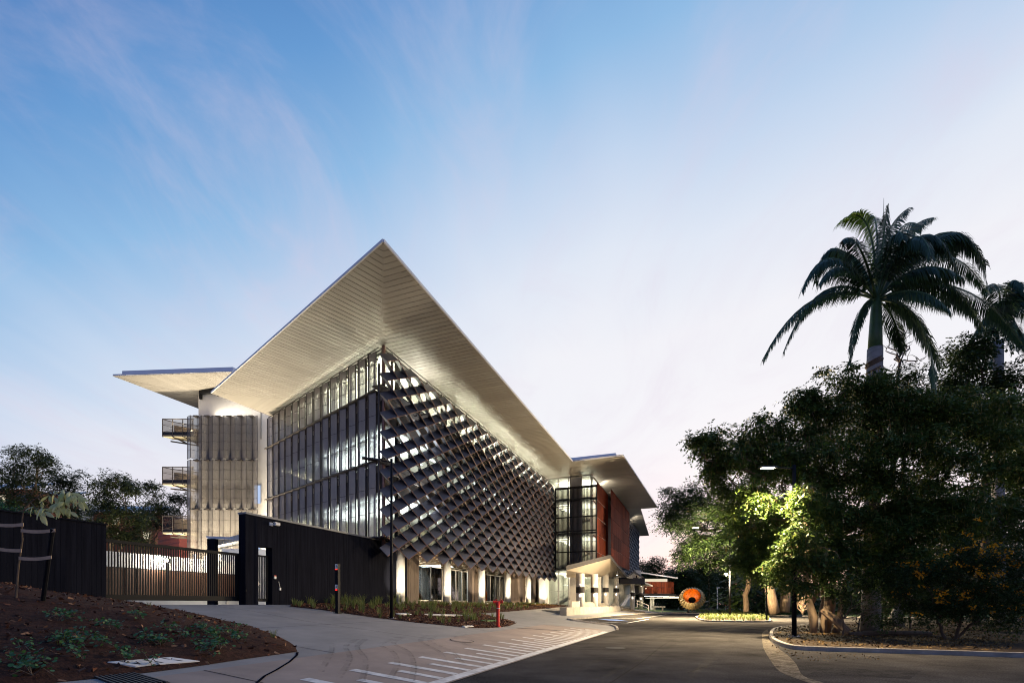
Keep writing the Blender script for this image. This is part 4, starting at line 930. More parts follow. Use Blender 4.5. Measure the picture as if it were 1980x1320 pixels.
# access pedestal
q = gp(653, 1185.5); t = thing('access_pedestal', 'black driveway access post with two white lit readers', 'access post', q); zt_ = CZ+(1167-1090)/F*q.y
mb = MB(); mb.cbox(zed(q, (q.z+zt_)/2), .16, .16, zt_-q.z, NV, DV); mb.cbox(q+UP*.03, .3, .3, .05, NV, DV); mb.build('post', 'black_steel', t)
u_ = Vector((.96, -.28, 0)).normalized()
for y in (1096, 1135.5):
    c_ = at(651, y, q.y-.13); rd = MB(); rd.cbox(c_-UP*.03, .15, .10, .38, (1, 0, 0), (0, 1, 0)); r_ = rd.build('reader', 'black_steel', t)
    mb = MB(); mb.cbox(c_+Vector((.0, -.056, .04)), .11, .008, .2); mb.build('panel', 'plastic_white', r_); mb = MB(); mb.cbox(c_+Vector((.0, -.056, -.10)), .10, .010, .035); mb.build('indicator', 'led_red', r_)
    mb = MB(); mb.tube([c_+Vector((0, -.061, .085)), c_+Vector((0, -.066, .085))], .022, 10); mb.add([c_+Vector((-.032, -.0615, .0)), c_+Vector((.032, -.0615, .0)), c_+Vector((.014, -.0615, .062)), c_+Vector((-.014, -.0615, .062))], [(0, 1, 2, 3)]); mb.build('symbol', 'black', r_)
# hydrant
q = gp(963, 1212); k = q.y/F; hz = lambda y: CZ+(1167-y)*k
t = thing('hydrant', 'red twin outlet hydrant standpipe at the point of the planting bed', 'hydrant', q)
mb = MB(); mb.tube([q-UP*.05, zed(q, hz(1168))], .085, 16); mb.tube([q, q+UP*.05], .13, 16); mb.tube([zed(q, hz(1169)), zed(q, hz(1163))], .11, 16); mb.tube([zed(q, hz(1177)), zed(q, hz(1175))], .095, 16); mb.build('standpipe', 'red_paint', t, smooth=False)
mb = MB(); mb.tube([zed(q, hz(1176)), zed(q, hz(1174.5))], .098, 16); mb.build('band', 'chrome', t)
for s_ in (-1, 1):
    a_ = zed(q, hz(1164)); mb = MB(); mb.tube([a_, a_+Vector((s_*.20, 0, .03))], .065, 12); mb.tube([a_+Vector((s_*.19, 0, .03)), a_+Vector((s_*.25, 0, .03))], .085, 12); mb.tube([a_+Vector((s_*.11, 0, .05)), a_+Vector((s_*.11, 0, .13))], .018, 8)
    o_ = mb.build('outlet', 'red_paint', t); mb = MB(); c_ = a_+Vector((s_*.11, 0, .14)); mb.tube([c_-UP*.012, c_+UP*.012], .07, 12); mb.build('hand_wheel', 'red_paint', o_)
q = at(1443, 1183.5, 85); t = thing('hydrant', 'small red hydrant on the far verge under the trees', 'hydrant', q); mb = MB(); mb.tube([q, q+UP*1.1], [.2, .16], 10); mb.build('barrel', 'red_paint', t); mb = MB(); mb.tube([q+UP*.75, q+UP*1.1, q+UP*1.25], [.27, .27, .1], 10); mb.bar(q+UP*.85-Vector((.35, 0, 0)), q+UP*.85+Vector((.35, 0, 0)), .16); mb.build('cap', 'red_paint', t)
# tubular bench frames on the far lawn
for (x0, x1, lb) in ((1403, 1431, 'white tubular bench frame on the far lawn behind the island lamp'), (1437, 1462, 'low pale metal bench beside the small far hydrant')):
    a_, b_ = at(x0, 1181, 92), at(x1, 1181, 92); t = thing('bench', lb, 'bench', (a_+b_)/2); mb = MB(); h = .55
    mb.bar(a_+UP*h, b_+UP*h, .12); mb.bar(a_, a_+UP*h, .1); mb.bar(b_, b_+UP*(1.25 if x0 < 1420 else h), .1); mb.bar(a_.lerp(b_, .6), a_.lerp(b_, .6)+UP*h, .1)
    if x0 < 1420: mb.bar(b_+UP*1.25, b_+UP*1.25-Vector((.5, 0, 0)), .1); mb.bar(a_, b_, .08)
    mb.build('frame', 'pale_rail', t)
    mb = MB()
    for f in (.0, .3): mb.bar(a_+UP*(h+.08)+Vector((0, f, 0)), b_+UP*(h+.08)+Vector((0, f, 0)), .24, .05)
    mb.build('seat', 'alu', t)
q = at(1404, 1181, 96); mb = MB(); mb.tube([q, q+UP*1.2], [.16, .1], 8); mb.tube([q+UP*1.15, q+UP*1.4], [.17, .17], 8); one('bollard', mb, 'red_paint', 'small red bollard beside the white far bench frame', 'bollard', q)
a_ = at(1368, 1181.5, 95); mb = MB(); mb.box(a_, (1.3, 0, 0), (0, 1, 0), (0, 0, .62)); one('concrete_block', mb, 'gutter_conc', 'pale concrete block on the far lawn', 'block', a_, bevel=.03)
# kerbs, island, beds on the right
isl = [gp(*p) for p in smooth_px([(1348, 1193.2), (1352, 1190.5), (1362, 1187.5), (1400, 1186.4), (1440, 1187), (1468, 1189.5), (1480, 1194), (1487, 1200.3), (1478, 1201.9), (1458, 1202.4), (1410, 1202), (1369, 1200.8), (1355, 1197.3)]+[(1348, 1193.2)], 3)][:-1]
setp(kerb('island_kerb', isl, .2, .13, closed=True, side=1), kind='structure')
cI = sum(isl, Vector())/len(isl)
sheet('island_bed', [p.lerp(cI, .01) for p in isl], 'soil', .12)
bk_px = smooth_px([(1660, 1205), (1600, 1206), (1560, 1209), (1530, 1212.5), (1507, 1214.5), (1494, 1218.5), (1488, 1225), (1488, 1233), (1494, 1241), (1510, 1249), (1531, 1254.5), (1560, 1257), (1599, 1258.5), (1745, 1263), (1980, 1271)], 4)
bk = [gp(*p) for p in bk_px]; bk += [bk[-1]+(bk[-1]-bk[-2]).normalized()*8]
setp(kerb('bed_kerb', bk, .17, .15, side=1), kind='structure')
ga = [gp(*p) for p in smooth_px([(1484, 1216), (1474, 1223), (1474, 1238), (1477, 1254), (1490, 1276), (1508, 1298), (1548, 1314), (1590, 1330)], 3)]; gb = [gp(*p) for p in smooth_px([(1640, 1340), (1591, 1319.5), (1553, 1306), (1540, 1284), (1525, 1268), (1508, 1255), (1492, 1241.5), (1486, 1233), (1487, 1224)], 3)]
sheet('gutter', ga+gb, 'gutter_conc', .006)
bedp = bk+[Vector((60, 12, 0)), Vector((60, 60, 0)), Vector((30, 44, 0)), gp(1660, 1205)]
def bedz(x, y): return .13+.10*math.sin(x*.9)*math.sin(y*.7)*min(1, max(0, (x-12)/6))
BEDC = [p for p in bk]
sheet('tree_bed', bk+[Vector((45, 14, 0)), Vector((45, 40, 0)), Vector((24, 34, 0))], 'soil', 0, zf=lambda x, y: .135+.0*x)
fk = [gp(*p) for p in smooth_px([(1280, 1184.6), (1358, 1186), (1430, 1187.4), (1500, 1190), (1560, 1191.6), (1640, 1193.5)], 3)]
fk += [Vector((48, 52, 0)), Vector((90, 44, 0))]
setp(kerb('far_kerb', fk, .25, .14, side=1), kind='structure')
sheet('verge', fk+[Vector((120, 140, 0)), Vector((20, 140, 0))], 'lawn', .10)
sheet('far_path', [gp(1280, 1183.8), gp(1370, 1184.3), gp(1500, 1187.4), gp(1500, 1185.8), gp(1370, 1183), gp(1290, 1182.6)], 'soil', .115)
m = MATS['tyre'] = bpy.data.materials.new('tyre'); m.use_nodes = True; nt = m.node_tree; b_ = nt.nodes['Principled BSDF']; b_.inputs['Base Color'].default_value = (.03, .028, .027, 1); b_.inputs['Roughness'].default_value = .9
tr_ = nt.nodes.new('ShaderNodeBsdfTransparent'); mx = nt.nodes.new('ShaderNodeMixShader'); nz = nt.nodes.new('ShaderNodeTexNoise'); nz.inputs['Scale'].default_value = 3.2; nz.inputs['Detail'].default_value = 7
gg = nt.nodes.new('ShaderNodeNewGeometry'); nt.links.new(gg.outputs['Position'], nz.inputs['Vector']); mr = nt.nodes.new('ShaderNodeMapRange'); nt.links.new(nz.outputs['Fac'], mr.inputs[0]); mr.inputs[1].default_value = .40; mr.inputs[2].default_value = .72; mr.inputs[3].default_value = 1.0; mr.inputs[4].default_value = .80
nt.links.new(mr.outputs[0], mx.inputs[0]); nt.links.new(b_.outputs[0], mx.inputs[1]); nt.links.new(tr_.outputs[0], mx.inputs[2]); nt.links.new(mx.outputs[0], nt.nodes['Material Output'].inputs['Surface'])
def pathstrip(mb, pxs, w, off, n=5):
    P_ = [gp(*p) for p in smooth_px(pxs, n)]
    for i, (p, q) in enumerate(zip(P_, P_[1:])):
        d0 = (P_[min(i+1, len(P_)-1)]-P_[max(i-1, 0)]); d1 = (P_[min(i+2, len(P_)-1)]-p); x0 = Vector((-d0.y, d0.x, 0)).normalized()*w/2; x1 = Vector((-d1.y, d1.x, 0)).normalized()*w/2
        v = [p-x0, p+x0, q+x1, q-x1]
        for t_ in v: t_.z = H(t_.x, t_.y)+off
        mb.quad(*v)
mb = MB()
for pts_ in ([(770, 1232), (735, 1247), (760, 1262), (768, 1285), (755, 1312)], [(782, 1231), (760, 1244), (790, 1262), (800, 1288), (796, 1318)], [(690, 1236), (668, 1250), (676, 1275), (655, 1312)], [(706, 1236), (690, 1252), (707, 1278), (700, 1318)], [(830, 1228), (812, 1240), (850, 1262), (862, 1285)], [(845, 1228), (830, 1240), (872, 1260), (893, 1282)], [(925, 1224), (880, 1232), (905, 1250)], [(640, 1244), (640, 1262), (620, 1300)]):
    pathstrip(mb, pts_, .13, .026); pathstrip(mb, [(x+5, y+.6) for x, y in pts_], .05, .0265)
setp(mb.build('tyre_mark', 'tyre'), kind='structure')
mb = MB()
for pts_ in ([(1215, 1228), (1300, 1212), (1390, 1206)], [(1240, 1240), (1330, 1220), (1450, 1208)], [(1080, 1312), (1200, 1255), (1300, 1222)], [(1150, 1318), (1290, 1250), (1420, 1215)], [(1330, 1318), (1390, 1262), (1470, 1226)]): pathstrip(mb, pts_, .22, .005)
setp(mb.build('tyre_mark', 'tyre'), kind='structure')
mat('asphalt_patch', (.044, .042, .041), .9, 0, speck=26, spec=0., var=.35, vscale=3, bump=.5, bscale=90)
def patch_(pxs):
    mb = MB(); P_ = [gp(*p) for p in pxs]; mb.add([zed(p, .0035) for p in P_], [tuple(range(len(P_)))]); setp(mb.build('road_patch', 'asphalt_patch'), kind='structure')
patch_([(1590, 1290), (1780, 1296), (1760, 1312), (1560, 1304)])
mb = MB()
for pts_ in ([(1180, 1320), (1240, 1280), (1285, 1245), (1330, 1225), (1400, 1212)], [(1500, 1296), (1600, 1283), (1700, 1290), (1850, 1284)], [(1330, 1300), (1380, 1285), (1460, 1282)]): pathstrip(mb, pts_, .018, .0055)
setp(mb.build('road_crack', 'black'), kind='structure')
for (x, y, r_, lb) in ((893, 1239, .42, 'round concrete drain cover flush with the footpath'), (1190, 1252, .36, 'round dark manhole cover in the road')):
    q = gp(x, y); t = thing('drain_cover', lb, 'drain cover', q); nr = Vector((.10, -.04, 1)).normalized() if x < 1000 else UP; z0 = .028 if x < 1000 else .008
    ang = [2*math.pi*k/28 for k in range(28)]
    def rg(r, off): 
        o = []
        for a_ in ang: xx, yy = q.x+r*math.cos(a_), q.y+r*math.sin(a_); o.append((xx, yy, H(xx, yy)+off))
        return o
    mb = MB(); v = rg(r_, z0)+rg(r_-.035, z0); mb.add(v, [(k, (k+1) % 28, 28+(k+1) % 28, 28+k) for k in range(28)]); mb.build('ring', 'black_steel', t)
    mb = MB(); mb.add(rg(r_-.035, z0), [tuple(range(28))]); mb.build('plate', 'footpath' if x < 1000 else 'black_steel', t)
# =================================================================== planting beds
bedpx = [(560, 1172.6), (655, 1184.2), (747, 1196.6), (807, 1203.8), (860, 1209), (913, 1214.2), (940, 1214), (963, 1213), (985, 1210), (998, 1205), (992, 1201), (977, 1197.5), (950, 1191), (924, 1186.2), (984, 1181.9), (1072, 1174.4), (1106, 1171)]
bed = [gp(*p) for p in bedpx]; bedA = bed+[ca(-20.0, 64.4), ca(-20.0, 19.8)]
def edge_d(x, y, poly):
    d = 1e9
    for i in range(len(poly)):
        a_, b_ = poly[i], poly[(i+1) % len(poly)]; ex, ey = b_.x-a_.x, b_.y-a_.y; l2 = ex*ex+ey*ey or 1e-9
        t = max(0, min(1, ((x-a_.x)*ex+(y-a_.y)*ey)/l2)); d = min(d, math.hypot(x-a_.x-t*ex, y-a_.y-t*ey))
    return d
from mathutils import noise as mnoise
def bed_z(x, y): return H(x, y)+.025+.05*min(1, edge_d(x, y, bedA)/.5)+.035*mnoise.noise(Vector((x*1.3, y*1.3, 0)))*min(1, edge_d(x, y, bedA)/.4)
sheet('planting_bed', bedA, 'mulch_bed', 0, zf=bed_z, grid=.7)
mpx = smooth_px([(205, 1163), (282, 1173), (376, 1187.6), (438, 1202), (501, 1217), (538.5, 1231), (567, 1247), (575, 1261)], 3)+[(470, 1275), (391, 1288), (297, 1300), (188, 1313), (125, 1320)]
mnd = [gp(*p) for p in mpx]; dd = (mnd[-1]-mnd[-3]).normalized(); mnd += [mnd[-1]+dd*6]; 
cE = mnd[-1].x*NX+mnd[-1].y*NY; aE = mnd[-1].x*DX+mnd[-1].y*DY
mndA = mnd+[ca(cE-1, 0), ca(-20.1, 0), ca(-20.1, 11.1)]
mvis = mnd
def edge_open(x, y, pl):
    d = 1e9
    for a_, b_ in zip(pl, pl[1:]):
        ex, ey = b_.x-a_.x, b_.y-a_.y; l2 = ex*ex+ey*ey or 1e-9
        t = max(0, min(1, ((x-a_.x)*ex+(y-a_.y)*ey)/l2)); d = min(d, math.hypot(x-a_.x-t*ex, y-a_.y-t*ey))
    return d
def mnd_z(x, y):
    d = edge_open(x, y, mvis); n = mnoise.noise(Vector((x*.9, y*.9, 3)))*.07+mnoise.noise(Vector((x*3, y*3, 8)))*.03
    return H(x, y)+.02+.06*min(1, d/.3)+min(.85, .155*d)*(1 if d > .3 else d/.3)+n*min(1, d/.8)
mm_ = sheet('mulch_bank', mndA, 'mulch_bed', 0, zf=mnd_z, grid=.35)
def inside(x, y, poly):
    r = False; n = len(poly)
    for i in range(n):
        a_, b_ = poly[i], poly[(i+1) % n]
        if (a_.y > y) != (b_.y > y) and x < (b_.x-a_.x)*(y-a_.y)/(b_.y-a_.y)+a_.x: r = not r
    return r
def scatter(poly, n, zf, dens=None, ymax=None):
    xs = [p.x for p in poly]; ys = [p.y for p in poly]; out = []
    tries = 0
    while len(out) < n and tries < n*40:
        tries += 1; x, y = random.uniform(min(xs), max(xs)), random.uniform(min(ys), max(ys))
        if y < 3 or (ymax and y > ymax) or abs(x) > 1.12*y: continue
        if dens and random.random() > dens(x, y): continue
        if inside(x, y, poly): out.append((x, y, zf(x, y)))
    return np.array(out)
def chips(name, P_, s0, s1, m, flat=.5):
    n = len(P_); k = RNG.uniform(s0, s1, (n, 1)); a_ = RNG.normal(size=(n, 3)); a_[:, 2] *= flat; a_ /= np.linalg.norm(a_, axis=1, keepdims=True)
    b_ = RNG.normal(size=(n, 3)); b_[:, 2] *= flat; b_ -= a_*(a_*b_).sum(1, keepdims=True); b_ /= np.linalg.norm(b_, axis=1, keepdims=True)
    c_ = P_+np.array([0, 0, .008]); w = k*RNG.uniform(.25, .6, (n, 1))
    v = np.stack([c_-a_*k-b_*w, c_+a_*k-b_*w*.6, c_+a_*k*.9+b_*w, c_-a_*k*.8+b_*w*.8], 1).reshape(-1, 3); f = np.arange(4*n).reshape(n, 4)
    return setp(link(name, npmesh(name, v, f, m)), kind='stuff')
near = lambda x, y: min(1, (9.0/y)**1.5)
chips('mulch_chips', scatter(mndA, 20000, mnd_z, near), .022, .075, 'chips')
chips('mulch_chips', scatter(bedA, 9000, bed_z, lambda x, y: min(1, (20/y)**2)), .03, .075, 'chips')
chips('straw_mulch', scatter([ca(-19.9, 30.5), ca(-19.9, 62), ca(-17.2, 62), ca(-17.4, 34), ca(-18.6, 30.5)], 5000, bed_z), .05, .13, 'leaf_litter')
litter = [gp(*p) for p in [(1500, 1216), (1495, 1238), (1535, 1253), (1700, 1260), (1950, 1266), (1980, 1235), (1640, 1210)]]
chips('leaf_litter', scatter(litter, 3500, lambda x, y: .15), .02, .07, 'leaf_litter')
kerb_lit = [gp(*p) for p in [(1488, 1245), (1530, 1258), (1700, 1266), (1700, 1275), (1560, 1280), (1500, 1262)]]
chips('leaf_litter', scatter(kerb_lit, 140, lambda x, y: .012), .015, .04, 'leaf_litter')
def tufts(name, P_, hmin, hmax, nb, m='grass', spread=.6, w=.012):
    vs = []; fs = []; i = 0
    for (x, y, z) in P_:
        h = random.uniform(hmin, hmax)
        for _ in range(nb):
            t = random.uniform(0, 6.283); l_ = random.uniform(.2, spread)*h; dx, dy = math.cos(t), math.sin(t); hh = h*random.uniform(.6, 1.05); ww = w*random.uniform(.7, 1.3)
            b_ = (x+dx*.04, y+dy*.04, z-.02); sx, sy = -dy*ww, dx*ww
            vs += [(b_[0]-sx, b_[1]-sy, b_[2]), (b_[0]+sx, b_[1]+sy, b_[2]), (b_[0]+dx*l_*.4+sx*.7, b_[1]+dy*l_*.4+sy*.7, z+hh*.7), (b_[0]+dx*l_*.4-sx*.7, b_[1]+dy*l_*.4-sy*.7, z+hh*.7),
                   (b_[0]+dx*l_+sx*.1, b_[1]+dy*l_+sy*.1, z+hh*.92), (b_[0]+dx*l_-sx*.1, b_[1]+dy*l_-sy*.1, z+hh*.92)]
            fs += [(i, i+1, i+2, i+3), (i+3, i+2, i+4, i+5)]; i += 6
    return setp(link(name, npmesh(name, np.array(vs), np.array(fs), m)), kind='stuff')
tufts('grass', scatter(bedA, 230, bed_z, lambda x, y: 1 if (x*NX+y*NY) < -11 else .15, ymax=48), .22, .55, 16)
tufts('grass', scatter([ca(-19.8, 20.5), ca(-19.8, 31), ca(-18.6, 31), ca(-18.6, 21)], 26, bed_z), .4, .75, 22)
tufts('grass', scatter([ca(-19.7, 31), ca(-19.7, 62), ca(-18.0, 62), ca(-18.0, 31)], 160, bed_z), .15, .4, 14)
tufts('grass', scatter(mndA, 70, mnd_z, near), .12, .36, 18, w=.006, spread=.9)
tufts('grass', scatter(isl, 520, lambda x, y: .12), .2, .5, 12, w=.02)
tufts('grass', scatter([gp(1345, 1183), gp(1640, 1190), gp(1640, 1186), gp(1345, 1180)], 700, lambda x, y: .1), .25, .6, 8, w=.04)
# lids and covers in the beds
def lid(name, pxs, zf, m, label, n=1, off=.05, slots=False):
    P_ = [gp(*p) for p in pxs]; P_ = [zed(p, zf(p.x, p.y)+off) for p in P_]; zz = sum(p.z for p in P_)/len(P_)
    t = thing(name, label, 'lid', sum(P_, Vector())/len(P_)); mb = MB(); mb.prism([p-UP*.12 for p in P_], (0, 0, .12)); mb.build('slab', m, t)
    if slots:
        mb = MB(); a_, b_, c_, d_ = P_[0], P_[1], P_[2], P_[3]
        for f in (.16, .5, .84):
            for g in (.18, .62):
                o = a_.lerp(b_, g).lerp(d_.lerp(c_, g), f); mb.add([o+UP*.004, o.lerp(o+(b_-a_), .13)+UP*.004, o.lerp(o+(b_-a_), .13)+(d_-a_)*.09+UP*.004, o+(d_-a_)*.09+UP*.004], [(0, 1, 2, 3)])
        mb.build('slot', 'black', t)
    return t
lp = [gp(*p) for p in [(210, 1283.5), (268, 1291), (385, 1279), (325, 1271.5)]]
def mbz(px, py):
    t = (px-PX0)/F; s_ = (PY0-py)/F; Y = 4.0
    while Y < 30 and CZ+s_*Y > mnd_z(t*Y, Y): Y += .03
    return Vector((t*Y, Y, mnd_z(t*Y, Y)))
LP = [mbz(*p) for p in [(208, 1281), (262, 1290), (386, 1279), (330, 1271)]]
for i in range(4): LP[i].z += .015
t = thing('pit_lid', 'white slotted pit lid lying in the mulch bank by the footpath', 'pit lid', sum(LP, Vector())/4)
mb = MB(); mb.prism([p-UP*.15 for p in LP], (0, 0, .15)); mb.build('slab', 'white_board', t)
for f in (.12, .45, .78):
    for g in (.12, .55):
        o = LP[0].lerp(LP[1], g).lerp(LP[3].lerp(LP[2], g), f)+UP*.004; u_, v_ = LP[1]-LP[0], LP[3]-LP[0]; mb = MB(); mb.quad(o, o+u_*.3, o+u_*.3+v_*.045, o+v_*.045); mb.build('slot', 'black', t)
lid('bed_cover', [(820, 1190.8), (877, 1191.2), (915, 1193), (856, 1193)], bed_z, 'white_board', 'long pale cover slab in the planting bed', off=.06)
lid('bed_cover', [(765, 1189), (785, 1188.3), (796, 1190.6), (774, 1191.4)], bed_z, 'white_board', 'small pale cover beside the unlit street lamp', off=.04)
lid('bed_cover', [(928, 1202.6), (955, 1201.6), (962, 1203), (936, 1204.2)], bed_z, 'leaf_cover', 'small green cover beside the hydrant', off=.04)
lid('bed_cover', [(893, 1212), (910, 1211), (916, 1212.6), (900, 1213.4)], bed_z, 'white_board', 'little pale cover at the bed edge by the driveway', off=.03)
# drain grate in the footpath
GP = [gp(*p) for p in [(178, 1311.5), (262, 1303.3), (330, 1321), (235, 1331)]]; t = thing('drain_grate', 'black barred drain grate set in the footpath at the mulch edge', 'grate', GP[0])
mb = MB(); mb.add([p+UP*.019 for p in GP], [(0, 1, 2, 3)]); mb.build('pit', 'black', t)
for k in range(9):
    f = (k+.1)/9; a_, b_ = GP[0].lerp(GP[1], f), GP[3].lerp(GP[2], f); w = (GP[1]-GP[0])/9*.42; mb = MB(); mb.prism([a_+UP*.02, b_+UP*.02, b_+w+UP*.02, a_+w+UP*.02], (0, 0, .02)); mb.build('bar', 'dark_steel', t)
# strip drain across the driveway by the hydrant
da, db = gp(1000, 1214), gp(1084, 1219.3); mb = MB(); d_ = (db-da); x_ = Vector((-d_.y, d_.x, 0)).normalized()*.09
mb.add([zed(p, H(p.x, p.y)+.022) for p in (da-x_, da+x_, db+x_, db-x_)], [(0, 1, 2, 3)]); one('strip_drain', mb, 'black_steel', 'narrow dark strip drain running from the hydrant across the path', 'drain', da)
# low leafy plants on the bank
def cover_plants(label, patches, seed):
    rr = random.Random(seed); vs = []; fs = []; i = 0; st = MB(); c0 = mbz(*patches[0][:2])
    for (px, py, s, n) in patches:
      n = int(n*1.35); s *= .9; c_ = mbz(px, py)
      for k in range(max(3, n//9)):
          t = rr.uniform(0, 6.28); L_ = s*rr.uniform(.4, 1.0); e = c_+Vector((math.cos(t)*L_, math.sin(t)*L_*.7, 0)); e.z = mnd_z(e.x, e.y)+rr.uniform(.03, .12)
          mid = c_.lerp(e, .5)+UP*rr.uniform(.04, .12); st.tube([c_, mid, e], .006, 4)
          for q in range(max(3, int(n/max(3, n//9)))):
              f = rr.uniform(.25, 1.05); p = c_.lerp(mid, f*2) if f < .5 else mid.lerp(e, f*2-1); p = p+Vector((rr.gauss(0, .05), rr.gauss(0, .05), rr.uniform(.0, .09)))
              a_ = Vector((rr.gauss(0, 1), rr.gauss(0, 1), rr.gauss(0, .4))).normalized(); nn = Vector((rr.gauss(0, .5), rr.gauss(-.5, .5), 1)).normalized(); b_ = nn.cross(a_).normalized(); l_ = rr.uniform(.035, .062)
              pts = [p, p+a_*l_*.5+b_*l_*.5, p+a_*l_*1.1+b_*l_*.42, p+a_*l_*1.35, p+a_*l_*1.1-b_*l_*.42, p+a_*l_*.5-b_*l_*.5]
              vs += [tuple(v) for v in pts]; fs += [(i, i+1, i+4, i+5), (i+1, i+2, i+3, i+4)]; i += 6
    t = thing('groundcover_plant', label, 'plant', c0, 'creeping plants on the mulch bank')
    link('foliage', npmesh('foliage', np.array(vs), np.array(fs), 'leaf_cover', c0), t, c0); setp(st.build('stem', 'twig', t), kind='stuff')
for k, (lb, pts_) in enumerate([('leafy creeping plant on the bank below the leaning stake', [(112, 1200, .42, 34), (136, 1194, .42, 40)]), ('small upright plant high on the bank in front of the sliding gate', [(268, 1196, .34, 40)]),
        ('sparse green sprig just below the small upright plant', [(200, 1215, .3, 26), (215, 1218, .28, 26)]), ('big bushy creeping plant in the middle of the bank below the straps', [(135, 1250, .5, 80), (160, 1240, .45, 50), (185, 1252, .35, 26)]),
        ('wide creeping plant just above the pit lid, its long runners spreading', [(290, 1238, .45, 46), (310, 1246, .45, 50), (325, 1222, .4, 44), (270, 1246, .4, 24)]), ('dense creeping mat near the rounded tip of the bank', [(355, 1234, .45, 30), (395, 1222, .5, 60), (415, 1232, .5, 66), (440, 1228, .45, 46)]),
        ('low creeping plant at the lower edge of the bank by the driveway tip', [(400, 1250, .5, 50), (425, 1255, .45, 46), (460, 1240, .45, 46), (455, 1218, .3, 18)]), ('small plant at the far end of the pit lid', [(385, 1264, .35, 32)]),
        ('trailing plant in the bottom corner of the bank', [(40, 1260, .3, 24), (55, 1290, .4, 40), (62, 1305, .35, 36), (30, 1283, .25, 16)]), ('little seedling overlapping the near edge of the pit lid', [(237, 1270, .28, 26), (240, 1280, .2, 14)]),
        ('tiny sprig growing over the middle of the pit lid', [(290, 1283, .25, 18)]), ('thin runner plant between the bushy plant and the pit lid', [(150, 1270, .3, 18), (160, 1276, .25, 18)])]):
    cover_plants(lb, pts_, 100+k)
# =================================================================== the staked sapling
sb = mbz(31, 1156); Ys = sb.y; t = thing('sapling', 'young staked sapling with drooping pale green leaves before the black wall', 'tree', sb)
st = [at(x, y, Ys) for x, y in ((31, 1158), (33, 1125), (36, 1092), (40, 1065), (43, 1045), (42, 1013), (44, 993), (50, 980), (60, 970), (73, 961), (89, 952), (112, 946), (135, 950), (150, 962))]
mb = MB(); mb.tube(st, [.022, .02, .018, .018, .017, .015, .014, .013, .012, .011, .010, .008, .007, .005], 7)
tw = [((89, 952), (105, 965), (112, 985)), ((112, 946), (124, 960), (130, 985)), ((73, 961), (85, 978), (92, 990)), ((135, 950), (148, 958), (158, 970)), ((60, 972), (72, 985), (80, 992)), ((100, 950), (118, 972), (138, 985))]
for a_ in tw: mb.tube([at(x, y, Ys+random.uniform(-.15, .15)) for x, y in a_], [.008, .006, .004], 5)
mb.build('trunk', 'bark', t)
lm = []
for k in range(3):
    L_ = (.27, .24, .21)[k]; w = L_*.19; vs = []; fs = []
    prof = [0, .55, .9, 1, .8, .45, 0]
    for i, pr in enumerate(prof):
        f = i/(len(prof)-1); z = -L_*f; y = -.12*L_*math.sin(f*2.2); vs += [(-w*pr, y, z), (0, y-.015, z), (w*pr, y, z)]
    for i in range(len(prof)-1): fs += [(3*i, 3*i+1, 3*i+4, 3*i+3), (3*i+1, 3*i+2, 3*i+5, 3*i+4)]
    lm.append(npmesh('leaf', np.array(vs), np.array(fs), 'leaf_sapling'))
rr = random.Random(5)
for k in range(64):
    s_ = rr.choice(tw+[((112, 946), (125, 948), (150, 958))]); f = rr.uniform(.15, 1); i = 0 if f < .5 else 1; g = f*2 if f < .5 else f*2-1
    x, y = s_[i][0]+(s_[i+1][0]-s_[i][0])*g, s_[i][1]+(s_[i+1][1]-s_[i][1])*g
    o = link('leaf', lm[k % 3], t, at(x+rr.gauss(0, 3), y+rr.gauss(0, 3), Ys+rr.uniform(-.25, .2))); o.rotation_euler = (rr.gauss(0, .35), rr.gauss(-.25, .55), rr.uniform(-1.2, 1.2)); s2 = rr.uniform(.7, 1.15); o.scale = (s2, s2, s2)
k1 = mbz(82, 1160); mb = MB(); mb.tube([k1-UP*.1, at(102, 1022, Ys-.1)], .042, 8); one('tree_stake', mb, 'black_steel', 'leaning black tree stake beside the young sapling', 'stake', k1)
k2 = mbz(-25, 1150); mb = MB(); mb.tube([k2-UP*.1, at(-20, 1000, Ys)], .042, 8); one('tree_stake', mb, 'black_steel', 'black tree stake at the picture edge holding straps to the sapling', 'stake', k2)
def strap(a_, b_, lb):
    pa, pb = at(*a_, Ys-.12), at(*b_, Ys-.12); mb = MB(); n = 6; P_ = [pa.lerp(pb, i/n)-UP*.03*math.sin(math.pi*i/n) for i in range(n+1)]
    for p, q in zip(P_, P_[1:]): mb.box(p-UP*.035, q-p, Vector((0, .012, 0)), UP*.07)
    one('tree_strap', mb, 'strap', lb, 'strap', pa)
strap((-22, 1012), (45, 1013.5), 'tan tree strap running from the sapling to the picture edge, higher one'); strap((40, 1025), (106, 1024.5), 'tan tree strap tying sapling to the leaning stake, higher one'); strap((-24, 1056), (41, 1064), 'tan tree strap running from the sapling to the picture edge, lower one'); strap((36, 1078.5), (99, 1076.5), 'tan tree strap tying sapling to the leaning stake, lower one')
